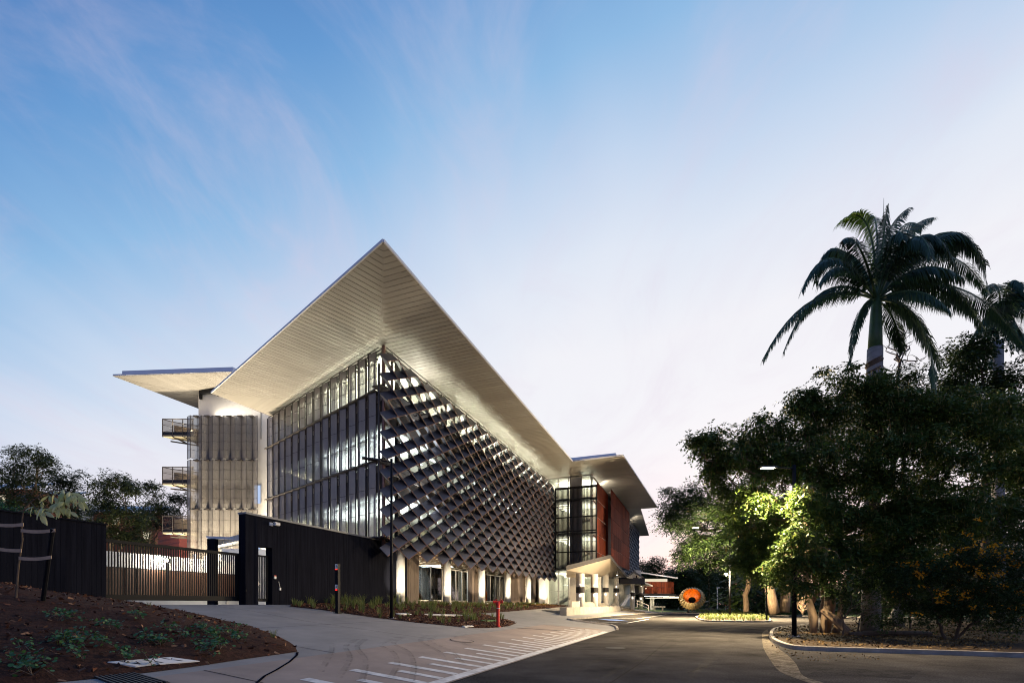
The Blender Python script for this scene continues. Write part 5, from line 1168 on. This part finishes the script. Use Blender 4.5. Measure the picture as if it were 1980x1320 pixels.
# =================================================================== pleated sculpture
q = at(1338, 1183, 88); sc = Vector((q.x, q.y, at(1338, 1157, 88).z)); t = thing('sculpture', 'round pleated gold sculpture with orange hollow on the far lawn', 'sculpture', q)
axf = Vector((-.30, -.80, .46)).normalized(); ax1 = axf.cross(UP).normalized(); ax2 = ax1.cross(axf)
def pleat(prof, n, m, name, amp):
    vs = []; fs = []; N = n*2
    for (r, z) in prof:
        for k in range(N):
            a_ = 2*math.pi*k/N; r2 = r*(1+amp*(1 if k % 2 else -1)); vs.append(sc+ax1*(r2*math.cos(a_))+ax2*(r2*math.sin(a_))+axf*z)
    for i in range(len(prof)-1):
        for k in range(N): fs.append((i*N+k, i*N+(k+1) % N, (i+1)*N+(k+1) % N, (i+1)*N+k))
    mb = MB(); mb.add(vs, fs); return mb.build(name, m, t)
pleat([(1.5, 1.15), (1.95, .75), (2.22, .15), (2.22, -.15), (1.7, -.9), (1.2, -1.2)], 26, 'gold_sculpt', 'pleated_shell', .045)
pleat([(1.5, 1.15), (1.52, .5), (1.3, -.1), (.62, -.45)], 26, 'orange_sculpt', 'hollow', .05); pleat([(.65, -.43), (.3, -.6), (.02, -.65)], 26, 'black', 'core', .02)
for dx in (-.55, .05, .4): mb = MB(); mb.tube([Vector((q.x+dx, q.y, .0)), Vector((q.x+dx, q.y, sc.z-1.2))], .1, 8); mb.build('leg', 'dark_steel', t)
# =================================================================== timber pavilion beyond the porch
Yp = 96; t = thing('pavilion', 'low timber clad pavilion with thin pale roof and lit canopy on the lawn', 'pavilion', at(1275, 1178, Yp))
a_, b_ = at(1246, 1147, Yp), at(1303, 1147, Yp); zt_ = at(0, 1124, Yp).z
mb = MB(); mb.box(zed(a_, a_.z), (b_.x-a_.x, 0, 0), (0, 7, 0), UP*(zt_-a_.z)); mb.build('wall', 'dark_steel', t); w = (b_.x-a_.x)/9
for k in range(9):
    for r in range(2):
        h = (zt_-a_.z)/2; mb = MB(); 
        for s_ in range(4): mb.box((a_.x+k*w+.03+s_*w/4, Yp-.12-.02*(s_ % 2), a_.z+r*h+.03), (w/4-.05, 0, 0), (0, .07, 0), (0, 0, h-.06))
        mb.build('timber_panel', 'timber', t)
mb = MB(); mb.prism([at(1238, 1107, Yp-3), at(1311, 1118, Yp-3), at(1309, 1119, Yp+6), at(1240, 1108.5, Yp+10)], (0, 0, .22)); mb.build('roof', 'roof_metal', t)
mb = MB(); mb.box((a_.x, Yp+.3, zt_), (b_.x-a_.x-1.2, 0, 0), (0, .1, 0), (0, 0, .6)); mb.build('clerestory', 'lit_window', t)
mb = MB(); mb.prism([at(1236, 1149, Yp-5), at(1316, 1151.5, Yp-5), at(1316, 1153, Yp+2), at(1236, 1151, Yp+2)], (0, 0, .3)); cn = mb.build('canopy', 'dark_fascia', t)
for k in range(6): p = at(1247+k*12, 1151.6+k*.3, Yp-4.6); mb = MB(); mb.box(p, (1.0, 0, 0), (0, .35, 0), (0, 0, -.10)); mb.build('light_strip', 'lamp_warm', cn)
mb = MB()
for x in (1258.5, 1263): p = at(x, 1170, Yp); mb.tube([zed(p, 0), zed(p, at(0, 1152, Yp).z)], .2, 10)
mb.build('column', 'white_paint', t)
point('pavilion_fill', (a_.x+2.5, Yp-4.5, at(0, 1140, Yp).z), 900, (1, .8, .55), .2)  # added point light without a fitting, brightens the timber wall
q = at(1330, 1184, 82); one('ground_spotlight', (lambda m_: m_.cbox(q+UP*.15, .3, .25, .3))(MB()), 'black_steel', 'small dark spotlight on the lawn before the sculpture', 'spotlight', q); spot('sculpture_spot', q+UP*.35, Vector((.05, 1, .38)), 2600, 70, .6, (1, .84, .56), .1)
area('pavilion_light', (a_.x+3, Yp-3, at(0, 1154, Yp).z-.2), (0, 0, -1), 7, 2, 260, (1, .88, .66))
p = at(1262, 1174, 92); mb = MB(); mb.box(p-UP*.0, (2.4, 0, 0), (0, .8, 0), (0, 0, .3)); mb.box(p+Vector((.3, .1, -.7)), (.25, 0, 0), (0, .5, 0), (0, 0, .7)); mb.box(p+Vector((1.8, .1, -.7)), (.25, 0, 0), (0, .5, 0), (0, 0, .7)); one('picnic_table', mb, 'kerb_conc', 'long pale table on the lawn under the pavilion canopy', 'table', zed(p, 0))
q = at(1229, 1107, 90); mb = MB(); mb.box((q.x, q.y, 6.4), (1.05, 0, 0), (0, 1.2, 0), (0, 0, 1.5)); one('plant_unit', mb, 'white_board', 'small white roof unit standing behind the porch roof', 'unit', Vector((q.x, q.y, 6.4)))
# =================================================================== trees
def unit(n):
    v = RNG.normal(size=(n, 3)); return v/np.linalg.norm(v, axis=1, keepdims=True)
def subclumps(lobes, per, rs):
    C_, R_ = [], []
    for (c, r) in lobes:
        n = max(3, int(per*(r[0]*r[1]*r[2])**(.5)))
        p = unit(n)*(RNG.uniform(0, 1, (n, 1))**.42)*np.array(r)+np.array(c); o_ = (RNG.uniform(0, 1, (n, 1)) < .14); p = np.where(o_, np.array(c)+(p-np.array(c))*1.38, p); C_.append(p); R_.append(RNG.uniform(rs*.55, rs*1.25, n)*np.where(o_[:, 0], .6, 1))
    return np.concatenate(C_), np.concatenate(R_)
def sprays(C_, R_, k, nl, leaf, twig, droop=.35, aspect=.42, flat=.55):
    n = len(C_)*k; c = np.repeat(C_, k, 0); r = np.repeat(R_, k)[:, None]
    u = unit(n); o = c+u*r*(RNG.uniform(0, 1, (n, 1))**.5)*np.array([1, 1, flat+.2])
    d = u+RNG.normal(size=(n, 3))*.6; d[:, 2] = d[:, 2]*.5-droop; d /= np.linalg.norm(d, axis=1, keepdims=True)
    s = np.cross(d, np.array([0, 0, 1.])); s += RNG.normal(size=(n, 3))*.25; s -= d*(s*d).sum(1, keepdims=True); s /= np.linalg.norm(s, axis=1, keepdims=True)+1e-9
    tw = twig*RNG.uniform(.6, 1.3, (n, 1)); V = []
    for q in range(nl):
        f = (q+.5)/nl; sd = 1 if q % 2 else -1
        b = o+d*tw*f; b[:, 2] -= (tw[:, 0]*f)**2*.35
        dd = s*sd*.85+d*.55+RNG.normal(size=(n, 3))*.22; dd[:, 2] -= .2; dd /= np.linalg.norm(dd, axis=1, keepdims=True)
        w = np.cross(dd, unit(n)*.6+np.array([0, 0, 1.])); w /= np.linalg.norm(w, axis=1, keepdims=True)+1e-9
        L_ = leaf*RNG.uniform(.7, 1.25, (n, 1)); wd = L_*aspect*.5
        V.append(np.stack([b, b+dd*L_*.55+w*wd, b+dd*L_, b+dd*L_*.5-w*wd], 1))
    v = np.concatenate(V, 0).reshape(-1, 3); return v
def crown(t, name, v, m, org):
    f = np.arange(len(v)).reshape(-1, 4); return link(name, npmesh(name, v, f, m, org), t, org)
def limb(mb, a, b, r0, r1, wob, n=6, sag=0.):
    a, b = Vector(a), Vector(b); L_ = (b-a).length; pts = []; ra = []
    for i in range(n+1):
        f = i/n; p = a.lerp(b, f)
        if 0 < i < n: p = p+Vector((random.gauss(0, wob), random.gauss(0, wob), random.gauss(0, wob*.5)))*L_
        p.z += sag*math.sin(math.pi*f)*L_; pts.append(p); ra.append(r0+(r1-r0)*f)
    mb.tube(pts, ra, 7); return pts
def pxl(px, py, rx, ry, Y, dep=None):
    c = at(px, py, Y); return (tuple(c), (rx*Y/F, dep or rx*Y/F*.8, ry*Y/F))
def tree(name, label, base, lobes, fork, r0, leafm, barkm='bark', per=9, rs=.8, k=26, nl=5, leaf=.22, twig=.5, droop=.3, group=None, cat='tree', stems=None, twigs=True, aspect=.42):
    base = Vector(base); t = thing(name, label, cat, base, group); mb = MB()
    stems = stems or [(base, base+UP*fork)]
    for (a_, b_) in stems: limb(mb, Vector(a_)-UP*.15, b_, r0, r0*.62, .025, 6)
    C_, R_ = subclumps(lobes, per, rs)
    for (c, r) in lobes:
        c = Vector(c); s_ = min(stems, key=lambda s: (Vector(s[1])-c).length)
        P_ = limb(mb, s_[1], c, r0*.5, r0*.12, .06, 6, .05)
        for q in range(3):
            e = c+Vector((random.uniform(-1, 1)*r[0], random.uniform(-1, 1)*r[1], random.uniform(-.5, .9)*r[2]))*.85; limb(mb, P_[-2-q % 2], e, r0*.13, r0*.04, .07, 4)
    mb.build('trunk', barkm, t, smooth=True)
    crown(t, 'crown', sprays(C_, R_, k, nl, leaf, twig, droop, aspect=aspect), leafm, base)
    return t, C_, R_
# ---- the big pod tree on the near kerb
Yb = 24.5; pb = Vector((at(1573, 1223, Yb).x, Yb, .13))
podL = [pxl(*q) for q in [(1352, 862, 26, 24, 25), (1385, 846, 34, 26, 25), (1420, 872, 48, 34, 25), (1375, 905, 34, 24, 25.5), (1472, 850, 52, 34, 25), (1528, 838, 48, 40, 25), (1552, 775, 34, 26, 25), (1590, 800, 60, 46, 24.6), (1640, 748, 60, 34, 25), (1690, 800, 80, 60, 24.6), (1770, 800, 90, 50, 24), (1850, 800, 80, 46, 25), (1935, 810, 60, 60, 26), (1560, 890, 76, 52, 24), (1490, 905, 54, 34, 24.8), (1660, 885, 90, 66, 23.6), (1770, 890, 95, 70, 23.4), (1870, 880, 80, 74, 24), (1955, 900, 50, 80, 25), (1700, 985, 95, 60, 23.4), (1810, 985, 90, 60, 23.4), (1600, 975, 70, 50, 24), (1520, 985, 46, 40, 25.5), (1570, 1050, 60, 40, 24), (1650, 1070, 70, 44, 23.5), (1500, 1060, 40, 36, 25.5), (1920, 1000, 70, 50, 24.5), (1740, 1070, 70, 46, 23.6), (1455, 1075, 40, 28, 26.5), (1440, 1020, 34, 30, 27), (1562, 960, 24, 28, 20.9), (1550, 1030, 30, 36, 20.9), (1585, 1000, 34, 34, 22.2), (1545, 1080, 26, 20, 21.2), (1590, 1080, 36, 28, 21.2), (1500, 1100, 30, 16, 22.5), (1470, 970, 26, 18, 23.5), (1530, 1125, 22, 14, 21.3), (1455, 940, 26, 16, 24)]]
sx = lambda x, y, Y=Yb: at(x, y, Y)
podS = [(pb, sx(1548, 1010)), (pb+Vector((.3, .5, 0)), sx(1583, 1060, 25)), (pb+Vector((.6, .2, 0)), sx(1600, 1050, 25.3)), (pb+Vector((.9, .4, 0)), sx(1622, 1040, 25.2)), (pb+Vector((1.2, .1, 0)), sx(1650, 1080, 24))]
tp, C_, R_ = tree('pod_tree', 'large spreading tree hung with pods on the near kerb, its lamp lit trunks leaning', pb, podL, 4, .17, 'leaf_pod', 'bark_pale', per=16.5, rs=.52, k=30, nl=7, leaf=.19, twig=.5, droop=.6, stems=podS, aspect=.46)
n = 8000; ii = RNG.integers(0, len(C_), n); o = C_[ii]+unit(n)*R_[ii][:, None]*np.array([1, 1, .7])
a_ = RNG.uniform(0, 6.28, n); w = np.stack([np.cos(a_), np.sin(a_), a_*0], 1)*.018; L_ = RNG.uniform(.16, .34, (n, 1)); sw = RNG.normal(size=(n, 3))*.04; sw[:, 2] = 0
dn = np.concatenate([np.zeros((n, 2)), -L_], 1)+sw; v = np.stack([o-w*.4, o+w*.4, o+dn*.6+w, o+dn*.6-w], 1); v2 = np.stack([o+dn*.6-w, o+dn*.6+w, o+dn+w*.2, o+dn-w*.2], 1)
v = np.concatenate([v, v2], 0).reshape(-1, 3); c_ = link('pods', npmesh('pods', v, np.arange(len(v)).reshape(-1, 4), 'pod', pb), tp, pb); c_['kind'] = 'stuff'
# fallen log and dead sticks below it
mb = MB(); p, q = at(1590, 1178, 24.2), at(1640, 1221, 23.4); mb.tube([p, p.lerp(q, .5)+UP*.05, q], [.16, .2, .17], 10); one('log', mb, 'bark_pale', 'pale sawn log leaning against the pod tree trunks', 'log', q)
mb = MB(); p, q = at(1640, 1226, 22.6), at(1800, 1224, 22.8); mb.tube([p, p.lerp(q, .4)+UP*.04, q], [.12, .15, .11], 10); one('log', mb, 'bark', 'long fallen log on the soil under the yellow flowers', 'log', p)
# ---- palm
pY = 25.8; pbs = at(1684, 1221, pY); pbs.z = .13; t = thing('palm_tree', 'tall royal palm with green shaft and drooping dark fronds above the pod tree', 'palm tree', pbs); mb = MB()
path = [pbs-UP*.2, at(1684, 1120, pY), at(1686, 980, pY), at(1689, 840, pY), at(1691, 720, pY), at(1692, 674, pY)]; mb.tube(path, [.50, .40, .36, .36, .37, .36], 20)
k = .5
for z in np.arange(1.0, 14.8, .42):
    f = z/14.8; c = pbs.lerp(path[-1], f); r = .378 if 6 < z else .415 if z > 1.2 else .46; mb.tube([zed(c, .13+z-.02), zed(c, .13+z+.02)], r, 20)
mb.build('trunk', 'palm_trunk', t, smooth=True)
mb = MB(); mb.tube([at(1692, 676, pY), at(1693, 640, pY), at(1694, 600, pY), at(1695, 575, pY)], [.33, .30, .25, .2], 18); mb.build('crownshaft', 'palm_shaft', t, smooth=True)
mb = MB()
for (y, r) in ((697, .41), (703, .42), (716, .395)): mb.tube([at(1689, y, pY)+UP*random.uniform(-.05, .05), at(1691, y+3, pY)], [r, r*.95], 14)
mb.build('dead_sheath', 'bark', t)
pc = at(1695, 580, pY)
def frond(mid, tip, m='palm_leaf', llen=.95, dz=(0, 0), n=140, hang=.8):
    a_, b_, c_ = pc, at(mid[0]/3.1426+1440, mid[1]/3.1426+360, pY+dz[0]), at(tip[0]/3.1426+1440, tip[1]/3.1426+360, pY+dz[1]); b_ = b_*2-(a_+c_)/2 if True else b_
    b_ = Vector(b_); P_ = lambda f: a_*(1-f)**2+b_*2*f*(1-f)+c_*f*f
    pts = [P_(i/12) for i in range(13)]; mb = MB(); mb.tube(pts, [.07-.058*i/12 for i in range(13)], 6, m=0); vs = mb.v; 
    lv = []; 
    for i in range(n):
        f = .13+.87*i/n; p = P_(f); d = (P_(min(1, f+.02))-P_(f-.02)).normalized(); sd = d.cross(UP)
        if sd.length < .1: sd = Vector((1, 0, 0))
        sd.normalize(); up_ = sd.cross(d); L_ = 1.12*llen*(math.sin(min(1, (f-.05)*1.15)*math.pi*.93)**.55)*random.uniform(.85, 1.1)+.06
        for s_ in (-1, 1):
            r = random.uniform(-.25, .45); o = (sd*s_*(1-hang*.55)+d*.42+up_*r*.5+UP*-hang*random.uniform(.6, 1.1)).normalized(); w = d.cross(o).cross(o).normalized()*.027
            e1 = p+o*L_*.5; e2 = p+(o+UP*-.35).normalized()*L_; lv += [p-w*.5, p+w*.5, e1+w, e1-w, e1-w, e1+w, e2+w*.15, e2-w*.15]
    nb = len(mb.v); mb.add(lv, [tuple(range(4*i, 4*i+4)) for i in range(len(lv)//4)], 1)
    me = mb.mesh('frond', ['palm_shaft', m], pc); link('frond', me, t, pc)
for fr_ in [((420, 690), (105, 1060), 'palm_leaf', .75, (-.5, -.8)), ((480, 640), (232, 1015), 'palm_leaf', .75, (.5, .9)), ((540, 440), (345, 640), 'palm_leaf', .8, (-.8, -1.3)), ((560, 380), (430, 590), 'palm_leaf', .8, (.8, 1.6)), ((600, 500), (450, 600), 'palm_leaf', .8, (-1.4, -2)),
           ((740, 230), (560, 235), 'palm_young', .62, (.2, .3)), ((850, 330), (1000, 130), 'palm_leaf', .6, (.5, 1)), ((840, 340), (870, 110), 'palm_leaf', .55, (-.4, -.6)), ((900, 330), (960, 320), 'palm_leaf', .8, (-1.4, -2.4)), ((960, 320), (1150, 190), 'palm_leaf', .6, (1, 1.8)),
           ((1080, 300), (1300, 540), 'palm_leaf', .95, (-1.0, -1.8)), ((1180, 290), (1470, 480), 'palm_leaf', .95, (.4, .4)), ((1180, 420), (1470, 640), 'palm_leaf', .85, (1.2, 2.2)), ((1150, 560), (1440, 850), 'palm_leaf', .95, (-.6, -.9)), ((1300, 620), (1680, 960), 'palm_leaf', .95, (.8, 1.6)),
           ((1060, 820), (1150, 1240), 'palm_leaf', .85, (-.7, -1.1)), ((1010, 760), (1190, 1100), 'palm_leaf', .85, (.7, 1.0)), ((700, 770), (635, 1090), 'palm_leaf', .62, (-.6, -.7)), ((1040, 640), (1250, 760), 'palm_leaf', .8, (-1.8, -3)), ((700, 470), (600, 400), 'palm_leaf', .8, (1.6, 2.6)), ((1000, 420), (1240, 330), 'palm_leaf', .9, (1.6, 3)), ((640, 420), (480, 420), 'palm_leaf', .8, (2, 3.2)), ((700, 380), (590, 330), 'palm_leaf', .8, (-2, -3)), ((1000, 330), (1130, 420), 'palm_leaf', .9, (-2, -3.2)), ((1080, 380), (1290, 420), 'palm_leaf', .95, (2, 3)), ((1060, 500), (1330, 560), 'palm_leaf', .95, (-1.6, -2.6)), ((1120, 640), (1420, 760), 'palm_leaf', .9, (1.6, 2.4)), ((930, 280), (1080, 250), 'palm_leaf', .75, (2, 3)), ((800, 250), (750, 200), 'palm_leaf', .6, (2, 3)), ((900, 800), (960, 1000), 'palm_leaf', .8, (2, 3)), ((1250, 280), (1480, 640), 'palm_leaf', .95, (-.6, -1.2))]:
    frond(*fr_, **({'hang': .3, 'n': 110} if fr_[2] == 'palm_young' else {}))
mb = MB(); mb.tube([pc, at(1708, 470, pY), at(1709, 383, pY)], [.06, .03, .008], 6); mb.build('spear', 'palm_shaft', t)
p2 = Vector((at(1930, 1167, 34).x, 34, .1)); t2 = thing('palm_tree', 'second palm half hidden behind the dark tree at the picture edge, only fronds showing', 'palm tree', p2); mb = MB(); mb.tube([p2, zed(p2, at(0, 660, 34).z)], [.4, .3], 14); mb.build('trunk', 'palm_trunk', t2, smooth=True)
pc_, pY_, t_ = pc, pY, t; pc, pY, t = at(1930, 640, 34), 34, t2
for k, (mx_, my_, tx_, ty_) in enumerate(((1560, 700, 1400, 900), (1500, 760, 1330, 1010), (1650, 700, 1800, 860), (1620, 640, 1760, 760), (1580, 760, 1640, 1000), (1500, 860, 1480, 1090), (1540, 620, 1440, 640), (1600, 600, 1700, 620), (1640, 840, 1730, 1020))): frond((mx_, my_), (tx_, ty_), 'palm_leaf', 1.1, (random.uniform(-1, 1), random.uniform(-2, 2)))
pc, pY, t = pc_, pY_, t_
# ---- dark trees behind the palm
def T_(name, label, bx, Y, lobes, r0=.3, bz=.1, fork=4, m='leaf_dark', **kw):
    b = Vector((at(bx, 1167, Y).x, Y, bz)); return tree(name, label, b, [pxl(*q) for q in lobes], fork, r0, m, **kw)
T_('broadleaf_tree', 'tall dark crowned tree standing behind the palm on its far side', 1890, 33, [(1865, 690, 44, 34, 33), (1905, 670, 40, 26, 33), (1880, 740, 60, 34, 33), (1940, 730, 40, 44, 33), (1960, 790, 46, 40, 33), (1830, 760, 34, 26, 33)], .28, fork=13, per=9, rs=.9, k=34, leaf=.26, twig=.6)
T_('fan_tree', 'bushy dark tree filling the gap directly behind the palm trunk', 1730, 31, [(1745, 735, 34, 26, 31), (1720, 760, 40, 24, 31), (1790, 770, 40, 26, 31)], .2, fork=11, per=9, rs=.7, k=34, leaf=.30, twig=.5, aspect=.25)
b = Vector((at(1742, 1167, 36).x, 36, .1)); t = thing('bare_tree', 'leafless pale twiggy tree against the sky behind the palm trunk', 'tree', b); mb = MB(); top = at(1740, 700, 36); limb(mb, b, top, .2, .09, .02)
for (x, y) in ((1712, 640), (1735, 630), (1762, 660), (1790, 690), (1705, 665), (1755, 620), (1775, 640)):
    e = at(x, y, 36+random.uniform(-1, 1)); P_ = limb(mb, top, e, .06, .015, .07)
    for q in range(4): limb(mb, P_[2+q], P_[2+q]+Vector((random.uniform(-1, 1), random.uniform(-.5, .5), random.uniform(.1, 1.0))), .022, .006, .08, 4)
mb.build('trunk', 'twig', t)
T_('broadleaf_tree', 'dense dark tree closing the gap behind the flowering shrub', 1850, 40, [(1760, 980, 60, 60, 40), (1850, 1000, 70, 60, 40), (1940, 990, 70, 70, 40), (1900, 1080, 80, 50, 39), (1800, 1085, 70, 50, 39), (1980, 1080, 60, 60, 38), (1700, 1080, 50, 40, 40), (1990, 900, 60, 60, 40)], .3, fork=4, per=8, rs=1.1, k=40, leaf=.3, twig=.7)
# ---- yellow flowering shrub, right edge
fs_ = [pxl(*q) for q in [(1790, 1120, 50, 46, 20.5), (1850, 1110, 62, 56, 20), (1920, 1100, 62, 60, 19.5), (1975, 1110, 50, 70, 19), (1880, 1170, 66, 36, 19.8), (1960, 1180, 50, 36, 19.4), (1800, 1180, 40, 26, 20.4), (1740, 1150, 30, 34, 21)]]
b = Vector((at(1830, 1225, 20.4).x, 20.4, .13)); tf, C_, R_ = tree('flowering_shrub', 'dark dense shrub with orange yellow flower clusters at the picture edge', b, fs_, 1.0, .07, 'leaf_dark', per=16, rs=.5, k=40, nl=6, leaf=.12, twig=.35, cat='shrub', stems=[(b, b+Vector((-.5, 0, 1.2))), (b+Vector((.3, 0, 0)), b+Vector((.9, .2, 1.3))), (b+Vector((.5, .3, 0)), b+Vector((1.9, .2, 1.2)))])
n = 110; ii = RNG.integers(0, len(C_), n); V = []
for i in ii:
    c = C_[i]+np.array([RNG.normal()*.3, -abs(RNG.normal())*.5, abs(RNG.normal())*.25]); m = RNG.integers(5, 18); p = c+RNG.normal(size=(m, 3))*np.array([.09, .09, .06]); a_ = unit(m)*.05; bb = np.cross(a_, unit(m)); bb = bb/np.linalg.norm(bb, axis=1, keepdims=True)*.035
    V.append(np.stack([p-a_, p+bb, p+a_, p-bb], 1).reshape(-1, 3))
V = np.concatenate(V, 0); o = link('flowers', npmesh('flowers', V, np.arange(len(V)).reshape(-1, 4), 'flower', b), tf, b); o['kind'] = 'stuff'
# understory under the pod tree
T_('understory_shrub', 'low twiggy shrub between the palm base and the log', 1660, 23, [(1655, 1170, 40, 28, 23), (1700, 1150, 40, 36, 23)], .05, .13, .5, cat='shrub', per=10, rs=.4, k=16, nl=5, leaf=.13, twig=.35)
T_('understory_shrub', 'drooping dark undergrowth hanging beside the palm trunk', 1630, 22.4, [(1625, 1135, 30, 30, 23), (1660, 1120, 36, 30, 22.6), (1730, 1125, 36, 36, 22), (1765, 1165, 36, 26, 21.6), (1715, 1185, 30, 18, 22)], .05, .13, .8, cat='shrub', per=14, rs=.42, k=26, nl=6, leaf=.15, twig=.4, droop=.6)
T_('understory_shrub', 'dark shrub mass behind the palm base', 1760, 27, [(1750, 1140, 60, 50, 27), (1830, 1150, 70, 46, 28), (1700, 1120, 50, 40, 29), (1900, 1150, 80, 46, 28), (1965, 1150, 50, 56, 27)], .08, .13, 1.0, cat='shrub', per=13, rs=.7, k=30, nl=5, leaf=.18, twig=.45)
T_('pale_trunk_tree', 'grey barked tree trunk showing behind the palm base', 1738, 31, [(1750, 1060, 60, 40, 31), (1690, 1040, 40, 40, 31)], .36, .13, 5, barkm='palm_trunk', per=10, rs=.8, k=26, leaf=.2)
# ---- rain tree and park trees further back
T_('rain_tree', 'broad flat crowned rain tree reaching towards the building over the lawn', 1497, 58, [(1300, 985, 26, 14, 56), (1335, 960, 44, 20, 56), (1325, 1010, 46, 14, 56), (1375, 985, 46, 20, 55), (1350, 1045, 44, 14, 56), (1395, 1030, 50, 18, 56), (1420, 990, 50, 26, 55), (1460, 1040, 50, 30, 56), (1400, 1075, 54, 16, 57), (1470, 1000, 50, 36, 56), (1330, 1075, 30, 10, 58)], .62, 0, 9, barkm='bark_pale', per=7, rs=1.2, k=52, nl=5, leaf=.32, twig=.8, stems=[(at(1497, 1181, 58), at(1480, 1060, 57)), (at(1517, 1180, 60), at(1530, 1050, 60))])
T_('park_tree', 'slim pale trunked tree lit yellow green beside the island lamp', 1448, 60, [(1440, 1080, 30, 16, 58), (1470, 1095, 40, 18, 58), (1420, 1090, 24, 12, 58), (1490, 1110, 30, 16, 56)], .36, 0, 5, m='leaf_pod', barkm='bark_pale', per=8, rs=.9, k=26, nl=5, leaf=.28, twig=.6, stems=[(at(1443, 1180, 60), at(1450, 1085, 59))])
lit_ = [pxl(*q) for q in [(1385, 938, 18, 10, 26), (1410, 945, 26, 14, 25.6), (1440, 955, 26, 16, 25.2), (1400, 985, 18, 16, 25.6), (1425, 1010, 16, 16, 25.4), (1465, 1050, 26, 18, 25.4), (1490, 1075, 30, 16, 25), (1440, 1090, 22, 14, 26), (1510, 1110, 24, 14, 24.6), (1480, 1115, 20, 10, 25.5), (1515, 1040, 24, 20, 25)]]
b = Vector((at(1590, 1167, 27).x, 27, .13)); tree('broadleaf_tree', 'bright leaved tree lit yellow green by the lamp above the island', b, lit_, 3.2, .12, 'leaf_pod', 'bark_pale', per=24, rs=.42, k=30, nl=6, leaf=.17, twig=.42, droop=.45)
b = at(1552, 1187, 52); t = thing('pale_shrub', 'leafless pale branching shrub lit beside the pod tree', 'shrub', b); mb = MB()
for k in range(11): e = b+Vector((random.uniform(-1.1, 1.1), random.uniform(-.4, .4), random.uniform(1.3, 2.6))); limb(mb, b, e, .05, .025, .06, 4)
mb.build('stem', 'bark_pale', t)
rr = random.Random(3)
kinds = ['dark rounded forest tree', 'tall dark forest tree with ragged top', 'low spreading forest tree']
marks = ['beside the rear wing', 'rising behind the pavilion roof', 'behind the pavilion and porch', 'between pavilion and sculpture', 'directly behind the gold sculpture', 'behind the white path lamp', 'behind the island lamp', 'behind the slim pale trunk', 'behind the rain tree trunk', 'deep behind the lit shrub', 'behind the pod tree trunks', 'far behind the palm base']
for k, px in enumerate((1236, 1262, 1292, 1320, 1350, 1382, 1412, 1446, 1484, 1530, 1590, 1670)):
    Y = 125+rr.uniform(-8, 18); yt = (1092, 1076, 1098, 1090, 1072, 1088, 1080, 1060, 1060, 1050, 1050, 1040)[k]; w = rr.uniform(20, 28)
    T_('forest_tree', f'{kinds[k % 3]} {marks[k]}', px, Y, [(px, yt+16, w*.8, 15, Y), (px-12, yt+34, w, 18, Y), (px+14, yt+38, w, 18, Y), (px, yt+62, w*1.2, 22, Y)], .4, 0, 5, per=3.4, rs=1.9, k=42, nl=4, leaf=.62, twig=1.4, group='trees of the far wood')
far = [((x, rr.uniform(150, 190), 3.0), (9, 6, 6.5)) for x in np.arange(20, 230, 9)]+[((x, rr.uniform(60, 75), 2.6), (6, 5, 4.5)) for x in np.arange(36, 100, 7)]
C_, R_ = subclumps(far, 1.6, 2.4); o = link('far_wood', npmesh('far_wood', (lambda v: v)(sprays(C_, R_, 40, 4, .9, 2.0, .3)), np.arange(len(C_)*40*16).reshape(-1, 4), 'leaf_dark')); o['kind'] = 'stuff'
# ---- trees on the left, beyond the boundary wall
LT_ = [('tallest spreading tree beyond the boundary wall at the picture edge', 48, 60, [(62, 880, 32, 16, 60), (30, 900, 30, 16, 60), (90, 898, 22, 16, 60), (15, 935, 34, 22, 60), (60, 925, 26, 14, 60), (20, 975, 50, 22, 60), (80, 960, 22, 14, 60)], 7),
       ('slim pair of dark crowns next to the tallest tree', 128, 64, [(106, 924, 17, 15, 64), (140, 926, 17, 18, 64), (120, 950, 26, 14, 64), (132, 985, 40, 18, 64)], 6),
       ('broad leafy tree in the middle of the row behind the gate', 222, 58, [(214, 925, 28, 13, 58), (196, 945, 30, 14, 58), (240, 945, 26, 14, 58), (215, 975, 46, 18, 58), (250, 1000, 44, 22, 58), (200, 1015, 40, 20, 58), (235, 1035, 50, 18, 58)], 5),
       ('open branched tree with drooping clump near the balconies', 270, 66, [(262, 940, 18, 12, 66), (290, 935, 16, 10, 66), (300, 955, 10, 18, 66), (285, 985, 30, 16, 66), (316, 985, 18, 18, 66), (300, 1015, 34, 16, 66)], 5),
       ('dark tree half hidden behind the tower balconies', 356, 70, [(352, 960, 16, 18, 70), (372, 975, 18, 24, 70), (335, 985, 14, 10, 70), (365, 1030, 22, 24, 70)], 5)]
for lb, bx, Y, L_, fk_ in LT_: T_('gum_tree', lb, bx, Y, L_, .3, 1.5, fk_, m='leaf_left', barkm='bark_pale', per=7, rs=.95, k=34, nl=5, leaf=.30, twig=.6, group='trees beyond the boundary wall')
T_('hedge_shrub', 'low green shrub showing above the boundary wall', 30, 30, [(20, 985, 40, 14, 30), (55, 992, 24, 10, 30), (-30, 985, 40, 16, 30)], .1, 1.5, 2, m='leaf_cover', cat='shrub', per=12, rs=.5, k=26, nl=5, leaf=.16, twig=.4)
farl = [((x, rr.uniform(95, 120), 4.0), (8, 6, 5.5)) for x in np.arange(-190, -45, 8)]
C_, R_ = subclumps(farl, 1.6, 2.2); v = sprays(C_, R_, 30, 4, .8, 1.8, .3); o = link('far_scrub', npmesh('far_scrub', v, np.arange(len(v)).reshape(-1, 4), 'leaf_left')); o['kind'] = 'stuff'
